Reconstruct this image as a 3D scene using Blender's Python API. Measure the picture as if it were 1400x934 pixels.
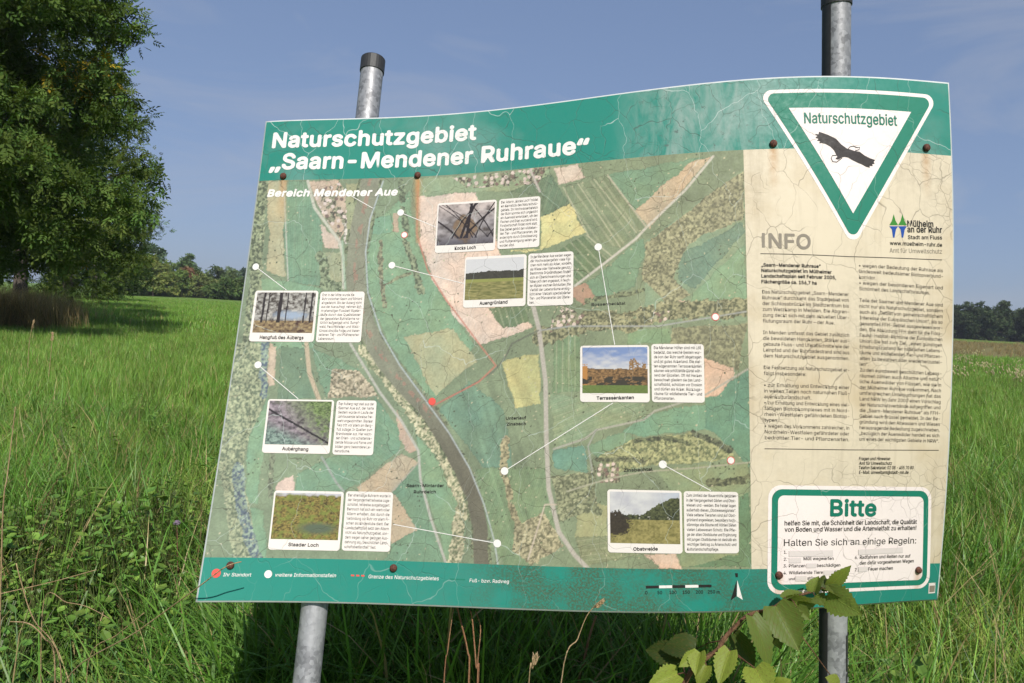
import bpy, bmesh, math, random, os
import numpy as np
from mathutils import Vector, Matrix

for o in list(bpy.data.objects): bpy.data.objects.remove(o)
scene = bpy.context.scene
C = scene.collection
R = math.radians

# ------------------------------------------------------------------ camera
F, CX, CY = 1020.0, 700.0, 467.0          # camera in image pixels: focal length and centre (1400 x 934 image)
CAM_H = 1.6
def ray(x, y): return np.array([(x - CX) / F, (CY - y) / F, -1.0])
up_c = np.cross(ray(1350, 459), ray(250, 398)); up_c /= np.linalg.norm(up_c)
if up_c[1] < 0: up_c = -up_c
fw_c = np.array([0, 0, -1.0]); fw_c -= up_c * (fw_c @ up_c); fw_c /= np.linalg.norm(fw_c)
rt_c = np.cross(fw_c, up_c)
CW = np.stack([rt_c, fw_c, up_c])         # camera frame -> world
CAM = np.array([0, 0, CAM_H])
def cam_to_world(p): return np.asarray(p) @ CW.T + CAM
cam_d = bpy.data.cameras.new('camera'); cam = bpy.data.objects.new('camera', cam_d); C.objects.link(cam)
cam_d.sensor_width = 36; cam_d.lens = F / 1400 * 36; cam_d.clip_start = 0.05; cam_d.clip_end = 8000
M4 = Matrix([list(CW[i]) + [CAM[i]] for i in range(3)] + [[0, 0, 0, 1]])
cam.matrix_world = M4
scene.camera = cam
scene.render.resolution_x, scene.render.resolution_y = 1024, 683

# ------------------------------------------------------------------ light
SUN_EL, SUN_AZ = R(43), R(180 - 15)        # azimuth clockwise from +Y: the sun stands behind and a little right
sun_dir = Vector((math.sin(SUN_AZ) * math.cos(SUN_EL), math.cos(SUN_AZ) * math.cos(SUN_EL), math.sin(SUN_EL)))
sd = bpy.data.lights.new('sun', 'SUN'); sd.energy = 5.0; sd.angle = R(0.53); sd.color = (1.0, 0.955, 0.88)
so = bpy.data.objects.new('sun', sd); C.objects.link(so)
so.rotation_euler = sun_dir.to_track_quat('Z', 'Y').to_euler(); so.location = (4, -8, 12)
w = bpy.data.worlds.new('World'); scene.world = w; w.use_nodes = True
nt = w.node_tree; nt.nodes.clear()
sky = nt.nodes.new('ShaderNodeTexSky'); sky.sky_type = 'NISHITA'; sky.sun_disc = False
sky.sun_elevation = SUN_EL; sky.sun_rotation = SUN_AZ; sky.air_density = 1.0; sky.dust_density = 1.0; sky.ozone_density = 2.0
bg = nt.nodes.new('ShaderNodeBackground'); bg.inputs['Strength'].default_value = 0.1
wo = nt.nodes.new('ShaderNodeOutputWorld')
gm = nt.nodes.new('ShaderNodeGamma'); gm.inputs[1].default_value = .4            # hazy late-summer sky: little change from zenith to horizon
tn = nt.nodes.new('ShaderNodeMix'); tn.data_type = 'RGBA'; tn.blend_type = 'MULTIPLY'; tn.inputs[0].default_value = 1; tn.inputs[7].default_value = (1.54, 1.84, 2.52, 1)
nt.links.new(sky.outputs[0], gm.inputs[0]); nt.links.new(gm.outputs[0], tn.inputs[6]); 
tc = nt.nodes.new('ShaderNodeTexCoord'); mpw = nt.nodes.new('ShaderNodeMapping'); mpw.inputs['Scale'].default_value = (1.2, 1.2, 5); mpw.inputs['Rotation'].default_value = (0, R(12), R(25))
cz = nt.nodes.new('ShaderNodeTexNoise'); cz.inputs['Scale'].default_value = 2.1; cz.inputs['Detail'].default_value = 6; cz.inputs['Roughness'].default_value = .55; cz.inputs['Distortion'].default_value = .8
cr = nt.nodes.new('ShaderNodeMapRange'); cr.inputs[1].default_value = .47; cr.inputs[2].default_value = .82; cr.inputs[4].default_value = .62
ci = nt.nodes.new('ShaderNodeMix'); ci.data_type = 'RGBA'; ci.inputs[7].default_value = (4.2, 4.4, 5.0, 1)     # thin cirrus veil
nt.links.new(tc.outputs['Generated'], mpw.inputs[0]); nt.links.new(mpw.outputs[0], cz.inputs['Vector']); nt.links.new(cz.outputs[0], cr.inputs[0]); nt.links.new(cr.outputs[0], ci.inputs[0]); nt.links.new(tn.outputs[2], ci.inputs[6])
nt.links.new(ci.outputs[2], bg.inputs[0]); nt.links.new(bg.outputs[0], wo.inputs[0])
scene.view_settings.view_transform = 'Standard'; scene.view_settings.look = 'None'
scene.view_settings.exposure = 0.1; scene.view_settings.gamma = 1; scene.view_settings.use_curve_mapping = False
scene.cycles.use_adaptive_sampling = True; scene.cycles.adaptive_threshold = .025; scene.cycles.max_bounces = 4; scene.cycles.diffuse_bounces = 3; scene.cycles.glossy_bounces = 2; scene.cycles.volume_bounces = 0; scene.cycles.transparent_max_bounces = 8

# ------------------------------------------------------------------ helpers
def lin(c):
    c = np.asarray(c, float) / 255.0
    return np.where(c <= 0.04045, c / 12.92, ((c + 0.055) / 1.055) ** 2.4)
def lin4(c): return tuple(lin(c)) + (1.0,)

def tag(o, label=None, cat=None, group=None, kind=None):
    if label: o['label'] = label
    if cat: o['category'] = cat
    if group: o['group'] = group
    if kind: o['kind'] = kind
    return o
def empty(name, loc=(0, 0, 0), **k):
    o = bpy.data.objects.new(name, None); C.objects.link(o); o.location = loc; o.empty_display_size = .1
    return tag(o, **k)
def make_obj(name, verts, faces, mat, parent=None, smooth=False, uv=None, col=None, **k):
    me = bpy.data.meshes.new(name)
    if isinstance(faces, np.ndarray):
        n, m = faces.shape
        verts = np.asarray(verts, np.float32)
        me.vertices.add(len(verts)); me.vertices.foreach_set('co', verts.ravel())
        me.loops.add(n * m); me.loops.foreach_set('vertex_index', faces.astype(np.int32).ravel())
        me.polygons.add(n); me.polygons.foreach_set('loop_start', np.arange(0, n * m, m, dtype=np.int32))
        me.polygons.foreach_set('loop_total', np.full(n, m, dtype=np.int32))
        me.update(calc_edges=True)
    else:
        me.from_pydata([tuple(map(float, v)) for v in verts], [], faces); me.update()
    if uv is not None:
        l = me.uv_layers.new(name='ab'); li = np.zeros(len(me.loops), np.int32); me.loops.foreach_get('vertex_index', li)
        l.data.foreach_set('uv', np.asarray(uv, np.float32)[li].ravel())
    if col is not None:
        a = me.color_attributes.new('tint', 'FLOAT_COLOR', 'POINT')
        c = np.ones((len(verts), 4), np.float32); c[:, :3] = col
        a.data.foreach_set('color', c.ravel())
    if smooth: me.polygons.foreach_set('use_smooth', np.ones(len(me.polygons), bool))
    me.validate()
    if mat: me.materials.append(mat)
    o = bpy.data.objects.new(name, me); C.objects.link(o)
    if parent is not None: o.parent = parent
    return tag(o, **k)

def tube(path, radii, n=8, cap=True):
    path = np.asarray(path, float); radii = np.broadcast_to(np.asarray(radii, float), (len(path),))
    t = np.gradient(path, axis=0); t /= np.linalg.norm(t, axis=1)[:, None] + 1e-12
    ref = np.array([0, 0, 1.0]) if abs(t[0, 2]) < .8 else np.array([1.0, 0, 0])
    V = []; Fc = []
    for i in range(len(path)):
        e1 = np.cross(t[i], ref); e1 /= np.linalg.norm(e1) + 1e-12; e2 = np.cross(t[i], e1)
        ref = np.cross(e1, t[i])
        for k in range(n):
            a = 2 * math.pi * k / n
            V.append(path[i] + radii[i] * (math.cos(a) * e1 + math.sin(a) * e2))
    for i in range(len(path) - 1):
        for k in range(n):
            Fc.append((i * n + k, i * n + (k + 1) % n, (i + 1) * n + (k + 1) % n, (i + 1) * n + k))
    if cap:
        Fc.append(tuple(range(n))[::-1]); Fc.append(tuple(range((len(path) - 1) * n, len(path) * n)))
    return V, Fc
def merge(parts):
    V = []; Fc = []
    for v, f in parts:
        k = len(V); V += list(v); Fc += [tuple(i + k for i in q) for q in f]
    return V, Fc

# numpy noise
def hash2(ix, iy, s=0):
    n = (ix.astype(np.int64) * 374761393 + iy.astype(np.int64) * 668265263 + s * 982451653) & 0xFFFFFFFF
    n = ((n ^ (n >> 13)) * 1274126177) & 0xFFFFFFFF
    return ((n ^ (n >> 16)) & 0xFFFFFF) / float(0xFFFFFF)
def vnoise(x, y, s=0):
    ix = np.floor(x); iy = np.floor(y); fx = x - ix; fy = y - iy
    fx = fx * fx * (3 - 2 * fx); fy = fy * fy * (3 - 2 * fy)
    a = hash2(ix, iy, s); b = hash2(ix + 1, iy, s); c = hash2(ix, iy + 1, s); d = hash2(ix + 1, iy + 1, s)
    return (a * (1 - fx) + b * fx) * (1 - fy) + (c * (1 - fx) + d * fx) * fy
def fbm(x, y, s=0, o=4):
    r = 0; a = .5
    for k in range(o): r = r + a * vnoise(x * 2 ** k, y * 2 ** k, s + k); a *= .5
    return r / (1 - .5 ** o)
def worley(x, y, s=0):
    ix = np.floor(x); iy = np.floor(y); d1 = np.full(x.shape, 9.0); idv = np.zeros(x.shape)
    for dx in (-1, 0, 1):
        for dy in (-1, 0, 1):
            cx = ix + dx; cy = iy + dy
            px = cx + .15 + .7 * hash2(cx, cy, s); py = cy + .15 + .7 * hash2(cx, cy, s + 7)
            d = np.hypot(px - x, py - y); m = d < d1
            d1 = np.where(m, d, d1); idv = np.where(m, hash2(cx, cy, s + 13), idv)
    return d1, idv
def inpoly(x, y, poly):
    r = np.zeros(x.shape, bool); n = len(poly)
    for i in range(n):
        x1, y1 = poly[i]; x2, y2 = poly[(i + 1) % n]
        if y1 == y2: continue
        c = ((y1 > y) != (y2 > y)) & (x < (x2 - x1) * (y - y1) / (y2 - y1) + x1); r ^= c
    return r
def dline(x, y, pts):
    d = np.full(x.shape, 1e9)
    for (x1, y1), (x2, y2) in zip(pts[:-1], pts[1:]):
        L = (x2 - x1) ** 2 + (y2 - y1) ** 2 + 1e-9
        t = np.clip(((x - x1) * (x2 - x1) + (y - y1) * (y2 - y1)) / L, 0, 1)
        d = np.minimum(d, np.hypot(x - x1 - t * (x2 - x1), y - y1 - t * (y2 - y1)))
    return d

# ------------------------------------------------------------------ node material helpers
class NM:
    def __init__(s, name):
        s.m = bpy.data.materials.new(name); s.m.use_nodes = True; s.t = s.m.node_tree; s.t.nodes.clear()
        s.out = s.t.nodes.new('ShaderNodeOutputMaterial')
    def n(s, typ, **k):
        nd = s.t.nodes.new(typ)
        for a, v in k.items():
            if a.startswith('i_'):
                key = a[2:]; key = int(key) if key.isdigit() else key.replace('_', ' ')
                s.set(nd.inputs[key], v)
            else: setattr(nd, a, v)
        return nd
    def set(s, sock, v):
        if isinstance(v, bpy.types.NodeSocket): s.t.links.new(v, sock)
        else: sock.default_value = v
    def math(s, op, a, b=0.0, clamp=False):
        nd = s.n('ShaderNodeMath', operation=op, use_clamp=clamp); s.set(nd.inputs[0], a); s.set(nd.inputs[1], b); return nd.outputs[0]
    def mix(s, f, a, b, blend='MIX'):
        nd = s.n('ShaderNodeMix', data_type='RGBA', blend_type=blend); s.set(nd.inputs[0], f)
        s.set(nd.inputs[6], a); s.set(nd.inputs[7], b); return nd.outputs[2]
    def ramp(s, v, lo, hi, a=0.0, b=1.0):
        nd = s.n('ShaderNodeMapRange', clamp=True); s.set(nd.inputs[0], v)
        for i, q in zip((1, 2, 3, 4), (lo, hi, a, b)): nd.inputs[i].default_value = q
        return nd.outputs[0]
    def noise(s, vec, scale, detail=4, rough=.55, dist=0.0):
        nd = s.n('ShaderNodeTexNoise'); s.set(nd.inputs['Vector'], vec); nd.inputs['Scale'].default_value = scale
        nd.inputs['Detail'].default_value = detail; nd.inputs['Roughness'].default_value = rough; nd.inputs['Distortion'].default_value = dist
        return nd.outputs[0]
    def bsdf(s, color, rough=.5, bump=None, bstr=.3, bdist=.01, metal=0.0, spec=.5):
        b = s.n('ShaderNodeBsdfPrincipled'); s.set(b.inputs['Base Color'], color); s.set(b.inputs['Roughness'], rough)
        b.inputs['Metallic'].default_value = metal; b.inputs['Specular IOR Level'].default_value = spec
        if bump is not None:
            bp = s.n('ShaderNodeBump'); bp.inputs['Strength'].default_value = bstr; bp.inputs['Distance'].default_value = bdist
            s.set(bp.inputs['Height'], bump); s.t.links.new(bp.outputs[0], b.inputs['Normal'])
        return b.outputs[0]
    def done(s, shader): s.t.links.new(shader, s.out.inputs[0]); return s.m

def geo_pos(m): return m.n('ShaderNodeNewGeometry').outputs['Position']

# leaf-like materials: colour from the tint attribute, thin translucent surface
def leaf_mat(name, trans=.35, rough=.42, vary=.25):
    m = NM(name)
    a = m.n('ShaderNodeAttribute', attribute_name='tint').outputs['Color']
    rnd = m.n('ShaderNodeObjectInfo').outputs['Random']
    hs = m.n('ShaderNodeHueSaturation'); m.set(hs.inputs['Color'], a)
    m.set(hs.inputs['Value'], m.ramp(rnd, 0, 1, 1 - vary, 1 + vary)); m.set(hs.inputs['Hue'], m.ramp(rnd, 0, 1, .49, .51))
    c = hs.outputs[0]
    if vary: s1 = m.bsdf(c, rough, spec=.28)
    else:
        df = m.n('ShaderNodeBsdfDiffuse'); m.set(df.inputs[0], c); s1 = df.outputs[0]
    tr = m.n('ShaderNodeBsdfTranslucent'); m.set(tr.inputs[0], m.mix(1.0, c, (1.25, 1.2, .55, 1), 'MULTIPLY'))
    mx = m.n('ShaderNodeMixShader'); mx.inputs[0].default_value = trans
    m.t.links.new(s1, mx.inputs[1]); m.t.links.new(tr.outputs[0], mx.inputs[2])
    return m.done(mx.outputs[0])
M_GRASS = leaf_mat('grass_blade', .30)
M_TREE = leaf_mat('tree_leaf', .22, .45, 0)
M_HAZEL = None
def bark_mat(name, c1, c2, sc=8):
    m = NM(name); p = m.n('ShaderNodeTexCoord').outputs['Object']
    mp = m.n('ShaderNodeMapping'); m.set(mp.inputs[0], p); mp.inputs['Scale'].default_value = (1, 1, .22)
    nz = m.noise(mp.outputs[0], sc, 6, .65, .5)
    return m.done(m.bsdf(m.mix(m.ramp(nz, .3, .7), c1, c2), .9, nz, .8, .04, spec=.2))
M_BARK = bark_mat('bark', (.055, .043, .034, 1), (.16, .135, .11, 1))
M_TWIG = bark_mat('twig_bark', (.10, .05, .028, 1), (.20, .11, .06, 1), 60)
M_STRAW = bark_mat('straw', (.30, .20, .10, 1), (.48, .35, .20, 1), 40)
M_REDSTRAW = bark_mat('dry_red_stem', (.24, .11, .055, 1), (.40, .22, .12, 1), 40)

# ------------------------------------------------------------------ ground
m = NM('field'); P = geo_pos(m)
n1 = m.noise(P, .045, 5); n2 = m.noise(P, 2.2, 6, .7); n3 = m.noise(P, .35, 4, .6)
c = m.mix(m.ramp(n1, .35, .65), (.105, .190, .028, 1), (.135, .205, .038, 1))
c = m.mix(m.math('MULTIPLY', m.ramp(n3, .45, .75), .45), c, (.16, .20, .055, 1))
c = m.mix(m.math('MULTIPLY', m.ramp(n2, .4, .7), .5), c, (.07, .13, .022, 1))
M_FIELD = m.done(m.bsdf(c, .9, n2, .6, .12, spec=.1))
def disc(name, r, z, mat, rings, nseg=96):
    V = [(0, 0, z)]; Fc = []
    for i, rr in enumerate(rings):
        for k in range(nseg):
            a = 2 * math.pi * k / nseg
            V.append((rr * math.cos(a), rr * math.sin(a), z))
    for k in range(nseg): Fc.append((0, 1 + k, 1 + (k + 1) % nseg))
    for i in range(len(rings) - 1):
        for k in range(nseg):
            a = 1 + i * nseg; b = a + nseg
            Fc.append((a + k, b + k, b + (k + 1) % nseg, a + (k + 1) % nseg))
    return make_obj(name, V, Fc, mat, kind='structure')
disc('ground', 5000, 0, M_FIELD, [5, 20, 60, 200, 800, 5000])
m = NM('dry_strip'); P = geo_pos(m); n2 = m.noise(P, .8, 6, .7)
M_DRY = m.done(m.bsdf(m.mix(m.ramp(n2, .35, .65), (.20, .155, .075, 1), (.13, .14, .05, 1)), .95, n2, .5, .2, spec=.1))
V = []; N = 40
for i in range(N + 1):
    x = 30 + i * 6.0
    V += [(x, 46 + 2 * math.sin(i * .7) + .12 * x, .02), (x, 150 + 5 * math.sin(i * .5 + 1) + .1 * x, .02)]
make_obj('dry_meadow_strip', V, [(2 * i, 2 * i + 2, 2 * i + 3, 2 * i + 1) for i in range(N)], M_DRY, kind='structure')

# ------------------------------------------------------------------ the warped information board
BP = np.array([-0.155213,-0.220427,-0.000831838,0.146649,0.00471604,-1.48544,1.05054,-0.0914065,-0.188387,0.0257281,
               0.0736099,0.111566,0.102307,-0.00903289,-0.0254798,-0.0337157,-0.0603631,0.856904,0.0793895,0.709088])
BW, BH = 1.5, BP[6]; BC = BP[7:17]; B_HDR, B_FOOT, A_INFO = BP[17] * BH, BP[18] * BH, BP[19] * BW
def rotv(r):
    th = np.linalg.norm(r); k = r / th; K = np.array([[0, -k[2], k[1]], [k[2], 0, -k[0]], [-k[1], k[0], 0]])
    return np.eye(3) + math.sin(th) * K + (1 - math.cos(th)) * K @ K
BR = CW @ rotv(BP[:3]); BT = cam_to_world(BP[3:6])
def bend(u, v):
    c = BC; return (c[0]*u**2+c[1]*u**3+c[2]*u**4+c[3]*u**5+c[4]*u*v+c[5]*u**2*v+c[6]*u**3*v+c[7]*v**2+c[8]*u*v**2+c[9]*u**4*v)
US = np.linspace(-1.1, 1.1, 221); _d = np.gradient(bend(US, 0 * US), US) / (BW / 2)
_s = np.sqrt(np.maximum(1 - ((_d[1:] + _d[:-1]) / 2) ** 2, .2)) * (BW / 2) * np.diff(US)
XS = np.concatenate([[0], np.cumsum(_s)]); XS -= XS[110]
def S0(a, b):
    u = np.asarray(a, float) / BW * 2 - 1; v = np.asarray(b, float) / BH * 2 - 1
    P = np.stack([np.interp(u, US, XS), v * BH / 2, bend(u, v)], -1)
    return P @ BR.T + BT
def Snorm(a, b):
    e = 2e-3
    da = S0(a + e, b) - S0(a - e, b); db = S0(a, b + e) - S0(a, b - e)
    n = np.cross(da, db); return n / np.linalg.norm(n, axis=-1, keepdims=True)
def S(a, b, h=0.0):
    a = np.asarray(a, float); b = np.asarray(b, float)
    P = S0(a, b); return P if np.isscalar(h) and h == 0 else P + Snorm(a, b) * (np.asarray(h)[..., None] if not np.isscalar(h) else h)
def to_px(P):                                    # world -> image pixel coordinates
    q = (P - CAM) @ CW; return np.stack([CX - F * q[..., 0] / q[..., 2], CY + F * q[..., 1] / q[..., 2]], -1)
_ga, _gb = np.meshgrid(np.linspace(-.02, 1.52, 155), np.linspace(-.02, 1.07, 110)); _gs = to_px(S0(_ga, _gb))
def ab(x, y):                                    # image pixels -> board coordinates (metres from the lower left corner)
    i = np.argmin((_gs[..., 0] - x) ** 2 + (_gs[..., 1] - y) ** 2); q = np.array([_ga.flat[i], _gb.flat[i]])
    for _ in range(4):
        s = to_px(S0(q[0], q[1])); e = 1e-3
        J = np.stack([(to_px(S0(q[0] + e, q[1])) - s) / e, (to_px(S0(q[0], q[1] + e)) - s) / e], 1)
        q = q + np.linalg.solve(J, np.array([x, y]) - s)
    return q

# print materials share one weathering: fine craquelure, long pale cracks, dirt
def print_mat(name, color=None, dark=.45, pale=.0, cscale=24, dirt=.15, algae=0.0, fade=0.0, rough=.55, stain=0.0, tone=.74, zone_=None, rust=None):
    m = NM(name)
    uv = m.n('ShaderNodeUVMap', uv_map='ab').outputs[0]
    if color is None: base = m.mix(1.0, m.n('ShaderNodeAttribute', attribute_name='tint').outputs['Color'], (tone, tone, tone, 1), 'MULTIPLY')
    else: base = tuple(np.array(color[:3]) * tone) + (1,)
    n1 = m.noise(uv, 3.2, 4, .6); n2 = m.noise(uv, 75, 4, .7)
    c = base
    if zone_ or rust: spx = m.n('ShaderNodeSeparateXYZ'); m.set(spx.inputs[0], uv)
    if zone_:                                    # patch where the colour has bleached and streaked
        a0, a1 = zone_; stm = m.n('ShaderNodeMapping'); m.set(stm.inputs[0], uv); stm.inputs['Scale'].default_value = (1, .3, 1)
        zz = m.math('MULTIPLY', m.ramp(spx.outputs[0], a0, a0 + .12), m.ramp(spx.outputs[0], a1, a1 - .1))
        c = m.mix(m.math('MULTIPLY', m.math('MULTIPLY', zz, m.ramp(m.noise(stm.outputs[0], 26, 5, .65, .6), .36, .62)), .62), c, (.30, .36, .33, 1))
        c = m.mix(m.math('MULTIPLY', m.math('MULTIPLY', zz, m.ramp(m.noise(uv, 55, 4, .7), .60, .68)), .7), c, (.06, .08, .07, 1))
    for ra, rb in (rust or []):                  # rust running down from a screw
        rx = m.ramp(m.math('ABSOLUTE', m.math('SUBTRACT', spx.outputs[0], ra)), .002, .013, 1, 0); ry = m.math('MULTIPLY', m.ramp(spx.outputs[1], rb - .10, rb), m.ramp(spx.outputs[1], rb + .004, rb))
        c = m.mix(m.math('MULTIPLY', m.math('MULTIPLY', rx, ry), m.ramp(n2, .25, .7, .25, .75)), c, (.42, .20, .06, 1))
    if fade: c = m.mix(m.math('MULTIPLY', m.ramp(n1, .5, .72), fade), c, (.24, .36, .33, 1))
    c = m.mix(m.math('MULTIPLY', m.math('MULTIPLY', m.ramp(n1, .38, .7), m.ramp(n2, .3, .65)), dirt), c, (.10, .085, .06, 1))
    if stain:                                    # yellowed blotches and dark rain streaks of the old laminate
        c = m.mix(m.math('MULTIPLY', m.ramp(m.noise(uv, 5.5, 4), .5, .68), stain), c, (.40, .29, .15, 1))
        st = m.n('ShaderNodeMapping'); m.set(st.inputs[0], uv); st.inputs['Scale'].default_value = (1, .07, 1)
        c = m.mix(m.math('MULTIPLY', m.ramp(m.noise(st.outputs[0], 38, 4, .65), .52, .72), .22), c, (.20, .15, .09, 1))
    if algae:                                    # green-brown growth in the lower band
        sp = m.n('ShaderNodeSeparateXYZ'); m.set(sp.inputs[0], uv)
        zone = m.math('MULTIPLY', m.ramp(sp.outputs[0], .50, .62), m.ramp(sp.outputs[0], 1.18, .98))
        g = m.math('MULTIPLY', m.ramp(m.noise(uv, 11, 4), .36, .52), m.ramp(m.noise(uv, 230, 3, .8), .38, .56))
        c = m.mix(m.math('MULTIPLY', m.math('MULTIPLY', g, zone), algae), c, (.05, .09, .05, 1))
    hgt = n2
    if dark or pale:
        wob = m.n('ShaderNodeTexNoise'); m.set(wob.inputs['Vector'], uv); wob.inputs['Scale'].default_value = 11; wob.inputs['Detail'].default_value = 3
        off = m.n('ShaderNodeVectorMath', operation='MULTIPLY_ADD'); m.set(off.inputs[0], wob.outputs['Color']); off.inputs[1].default_value = (.085, .085, 0); m.set(off.inputs[2], uv)
        def cracks(scale, wid, seed, sx=1.0):
            mp = m.n('ShaderNodeMapping'); m.set(mp.inputs[0], off.outputs[0]); mp.inputs['Location'].default_value = (seed, seed * 1.7, 0); mp.inputs['Scale'].default_value = (sx, 1, 1)
            vo = m.n('ShaderNodeTexVoronoi', feature='DISTANCE_TO_EDGE'); vo.voronoi_dimensions = '2D'
            m.set(vo.inputs['Vector'], mp.outputs[0]); vo.inputs['Scale'].default_value = scale
            return m.ramp(vo.outputs['Distance'], wid * .3, wid, 1, 0)
    if dark:
        k1 = cracks(cscale * .62, .017, 0.3, 1.25); b1 = m.ramp(m.noise(uv, 8, 3), .40, .54)
        kd = m.math('MULTIPLY', k1, b1)
        if dark > .39: kd = m.math('MAXIMUM', kd, m.math('MULTIPLY', m.math('MULTIPLY', cracks(cscale * 1.75, .035, 4.3, 1.0), m.ramp(m.noise(uv, 6.3, 3), .52, .6)), .75))
        c = m.mix(m.math('MULTIPLY', kd, dark), c, (.05, .038, .028, 1)); hgt = m.math('SUBTRACT', m.math('MULTIPLY', n2, .3), kd)
    if pale:
        k3 = cracks(4.4, .0050, 9.7, 2.2); b3 = m.ramp(m.noise(uv, 3.4, 2), .36, .46)
        c = m.mix(m.math('MULTIPLY', m.math('MULTIPLY', k3, b3), pale), c, (.50, .56, .53, 1))
    return m.done(m.bsdf(c, m.ramp(n2, .3, .7, rough - .08, rough + .15), hgt, .3, .0012, spec=.35))
GREEN = lin((32, 138, 122))
M_GREEN = print_mat('green_print', GREEN, .45, .6, 24, .22, 0, .5, zone_=(.80, 1.16))
M_FOOT = print_mat('green_footer_print', GREEN * 1.05, .2, .22, 24, .16, .95, .1)
M_EMBL = print_mat('emblem_green_print', lin((24, 132, 108)), .35, .3, 24, .10)
M_CREAM = print_mat('cream_print', lin((234, 219, 194)), .44, 0, 24, .28, 0, 0, .6, .45, rust=[tuple(ab(1265.5, 207)), tuple(ab(1057, 203))])
M_MAP = print_mat('aerial_map_print', None, .42, .32, 24, .14, 0, 0, .6, rust=[tuple(ab(571.5, 246)), tuple(ab(388, 247))])
M_WHITE = print_mat('white_print', lin((248, 234, 230)), .40, 0, 24, .16, tone=.82, rust=[tuple(ab(1064, 788)), tuple(ab(1254.3, 781))])
M_CARD = print_mat('card_print', lin((244, 235, 228)), .28, .2, 24, .10)
M_PHOTO = print_mat('photo_print', None, .25, .4, 24, .06)
M_LETTER_W = print_mat('white_lettering', lin((246, 241, 236)), .22, 0, 24, .06)
M_BLACK = print_mat('black_lettering', lin((36, 34, 33)), 0, 0, 24, .0)
M_TEXT = print_mat('faded_black_lettering', lin((52, 48, 44)), 0, 0, 24, 0)
M_GREY = print_mat('grey_lettering', lin((146, 136, 122)), 0, 0, 24, .02)
M_GTEXT = print_mat('green_lettering', lin((20, 122, 100)), 0, 0, 24, .02)
M_RED = print_mat('red_print', lin((238, 92, 82)), 0, 0, 24, .03)
M_BLUE = print_mat('blue_print', lin((30, 80, 170)), 0, 0, 24, .03)
M_LOGOG = print_mat('logo_green_print', lin((60, 140, 50)), 0, 0, 24, .03)
M_PATCH = print_mat('tape_patch_print', lin((236, 224, 220)), .2, 0, 24, .10)
M_DARKP = print_mat('charcoal_print', lin((52, 46, 46)), 0, 0, 24, .02)
m = NM('board_aluminium'); n1 = m.noise(m.n('ShaderNodeTexCoord').outputs['Object'], 40)
M_ALU = m.done(m.bsdf(m.mix(n1, (.42, .45, .44, 1), (.62, .64, .62, 1)), .5, spec=.4))

sign = empty('information_sign', label='weathered green and cream nature reserve map board bolted to two galvanised steel posts', cat='information sign')

# solid panel
na, nb = 90, 64
aa, bb = np.meshgrid(np.linspace(0, BW, na), np.linspace(0, BH, nb)); aa = aa.ravel(); bb = bb.ravel()
V = np.concatenate([S(aa, bb, 0.0), S(aa, bb, -.004)])
Fq = []
idx = lambda i, j: j * na + i
for j in range(nb - 1):
    for i in range(na - 1):
        Fq.append((idx(i, j), idx(i + 1, j), idx(i + 1, j + 1), idx(i, j + 1)))
        o = na * nb; Fq.append((o + idx(i, j), o + idx(i, j + 1), o + idx(i + 1, j + 1), o + idx(i + 1, j)))
o = na * nb
for i in range(na - 1):
    Fq.append((idx(i + 1, 0), idx(i, 0), o + idx(i, 0), o + idx(i + 1, 0)))
    Fq.append((idx(i, nb - 1), idx(i + 1, nb - 1), o + idx(i + 1, nb - 1), o + idx(i, nb - 1)))
for j in range(nb - 1):
    Fq.append((idx(0, j), idx(0, j + 1), o + idx(0, j + 1), o + idx(0, j)))
    Fq.append((idx(na - 1, j + 1), idx(na - 1, j), o + idx(na - 1, j), o + idx(na - 1, j + 1)))
board = make_obj('board', V, np.array(Fq), M_ALU, sign, smooth=False)

L1, L2, L3, L4, L5, L6 = .0006, .0010, .0014, .0018, .0022, .0026
def grid_print(name, a0, a1, b0, b1, h, mat, n=60, k=40, colfn=None):
    A, B = np.meshgrid(np.linspace(a0, a1, n), np.linspace(b0, b1, k)); A = A.ravel(); B = B.ravel()
    P = S(A, B, h); i, j = np.meshgrid(np.arange(n - 1), np.arange(k - 1)); q = (j * n + i).ravel()
    Fc = np.stack([q, q + 1, q + n + 1, q + n], 1)
    col = colfn(A, B, to_px(S0(A, B))) if colfn else None
    return make_obj(name, P, Fc, mat, board, smooth=True, uv=np.stack([A, B], 1), col=col)
e = .003
grid_print('header_band', e, BW - e, B_HDR, BH - e, L1, M_GREEN, 90, 12)
grid_print('footer_band', e, BW - e, e, B_FOOT, L1, M_FOOT, 90, 8)
grid_print('info_column', A_INFO, BW - e, B_FOOT, B_HDR, L1, M_CREAM, 40, 50)

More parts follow.
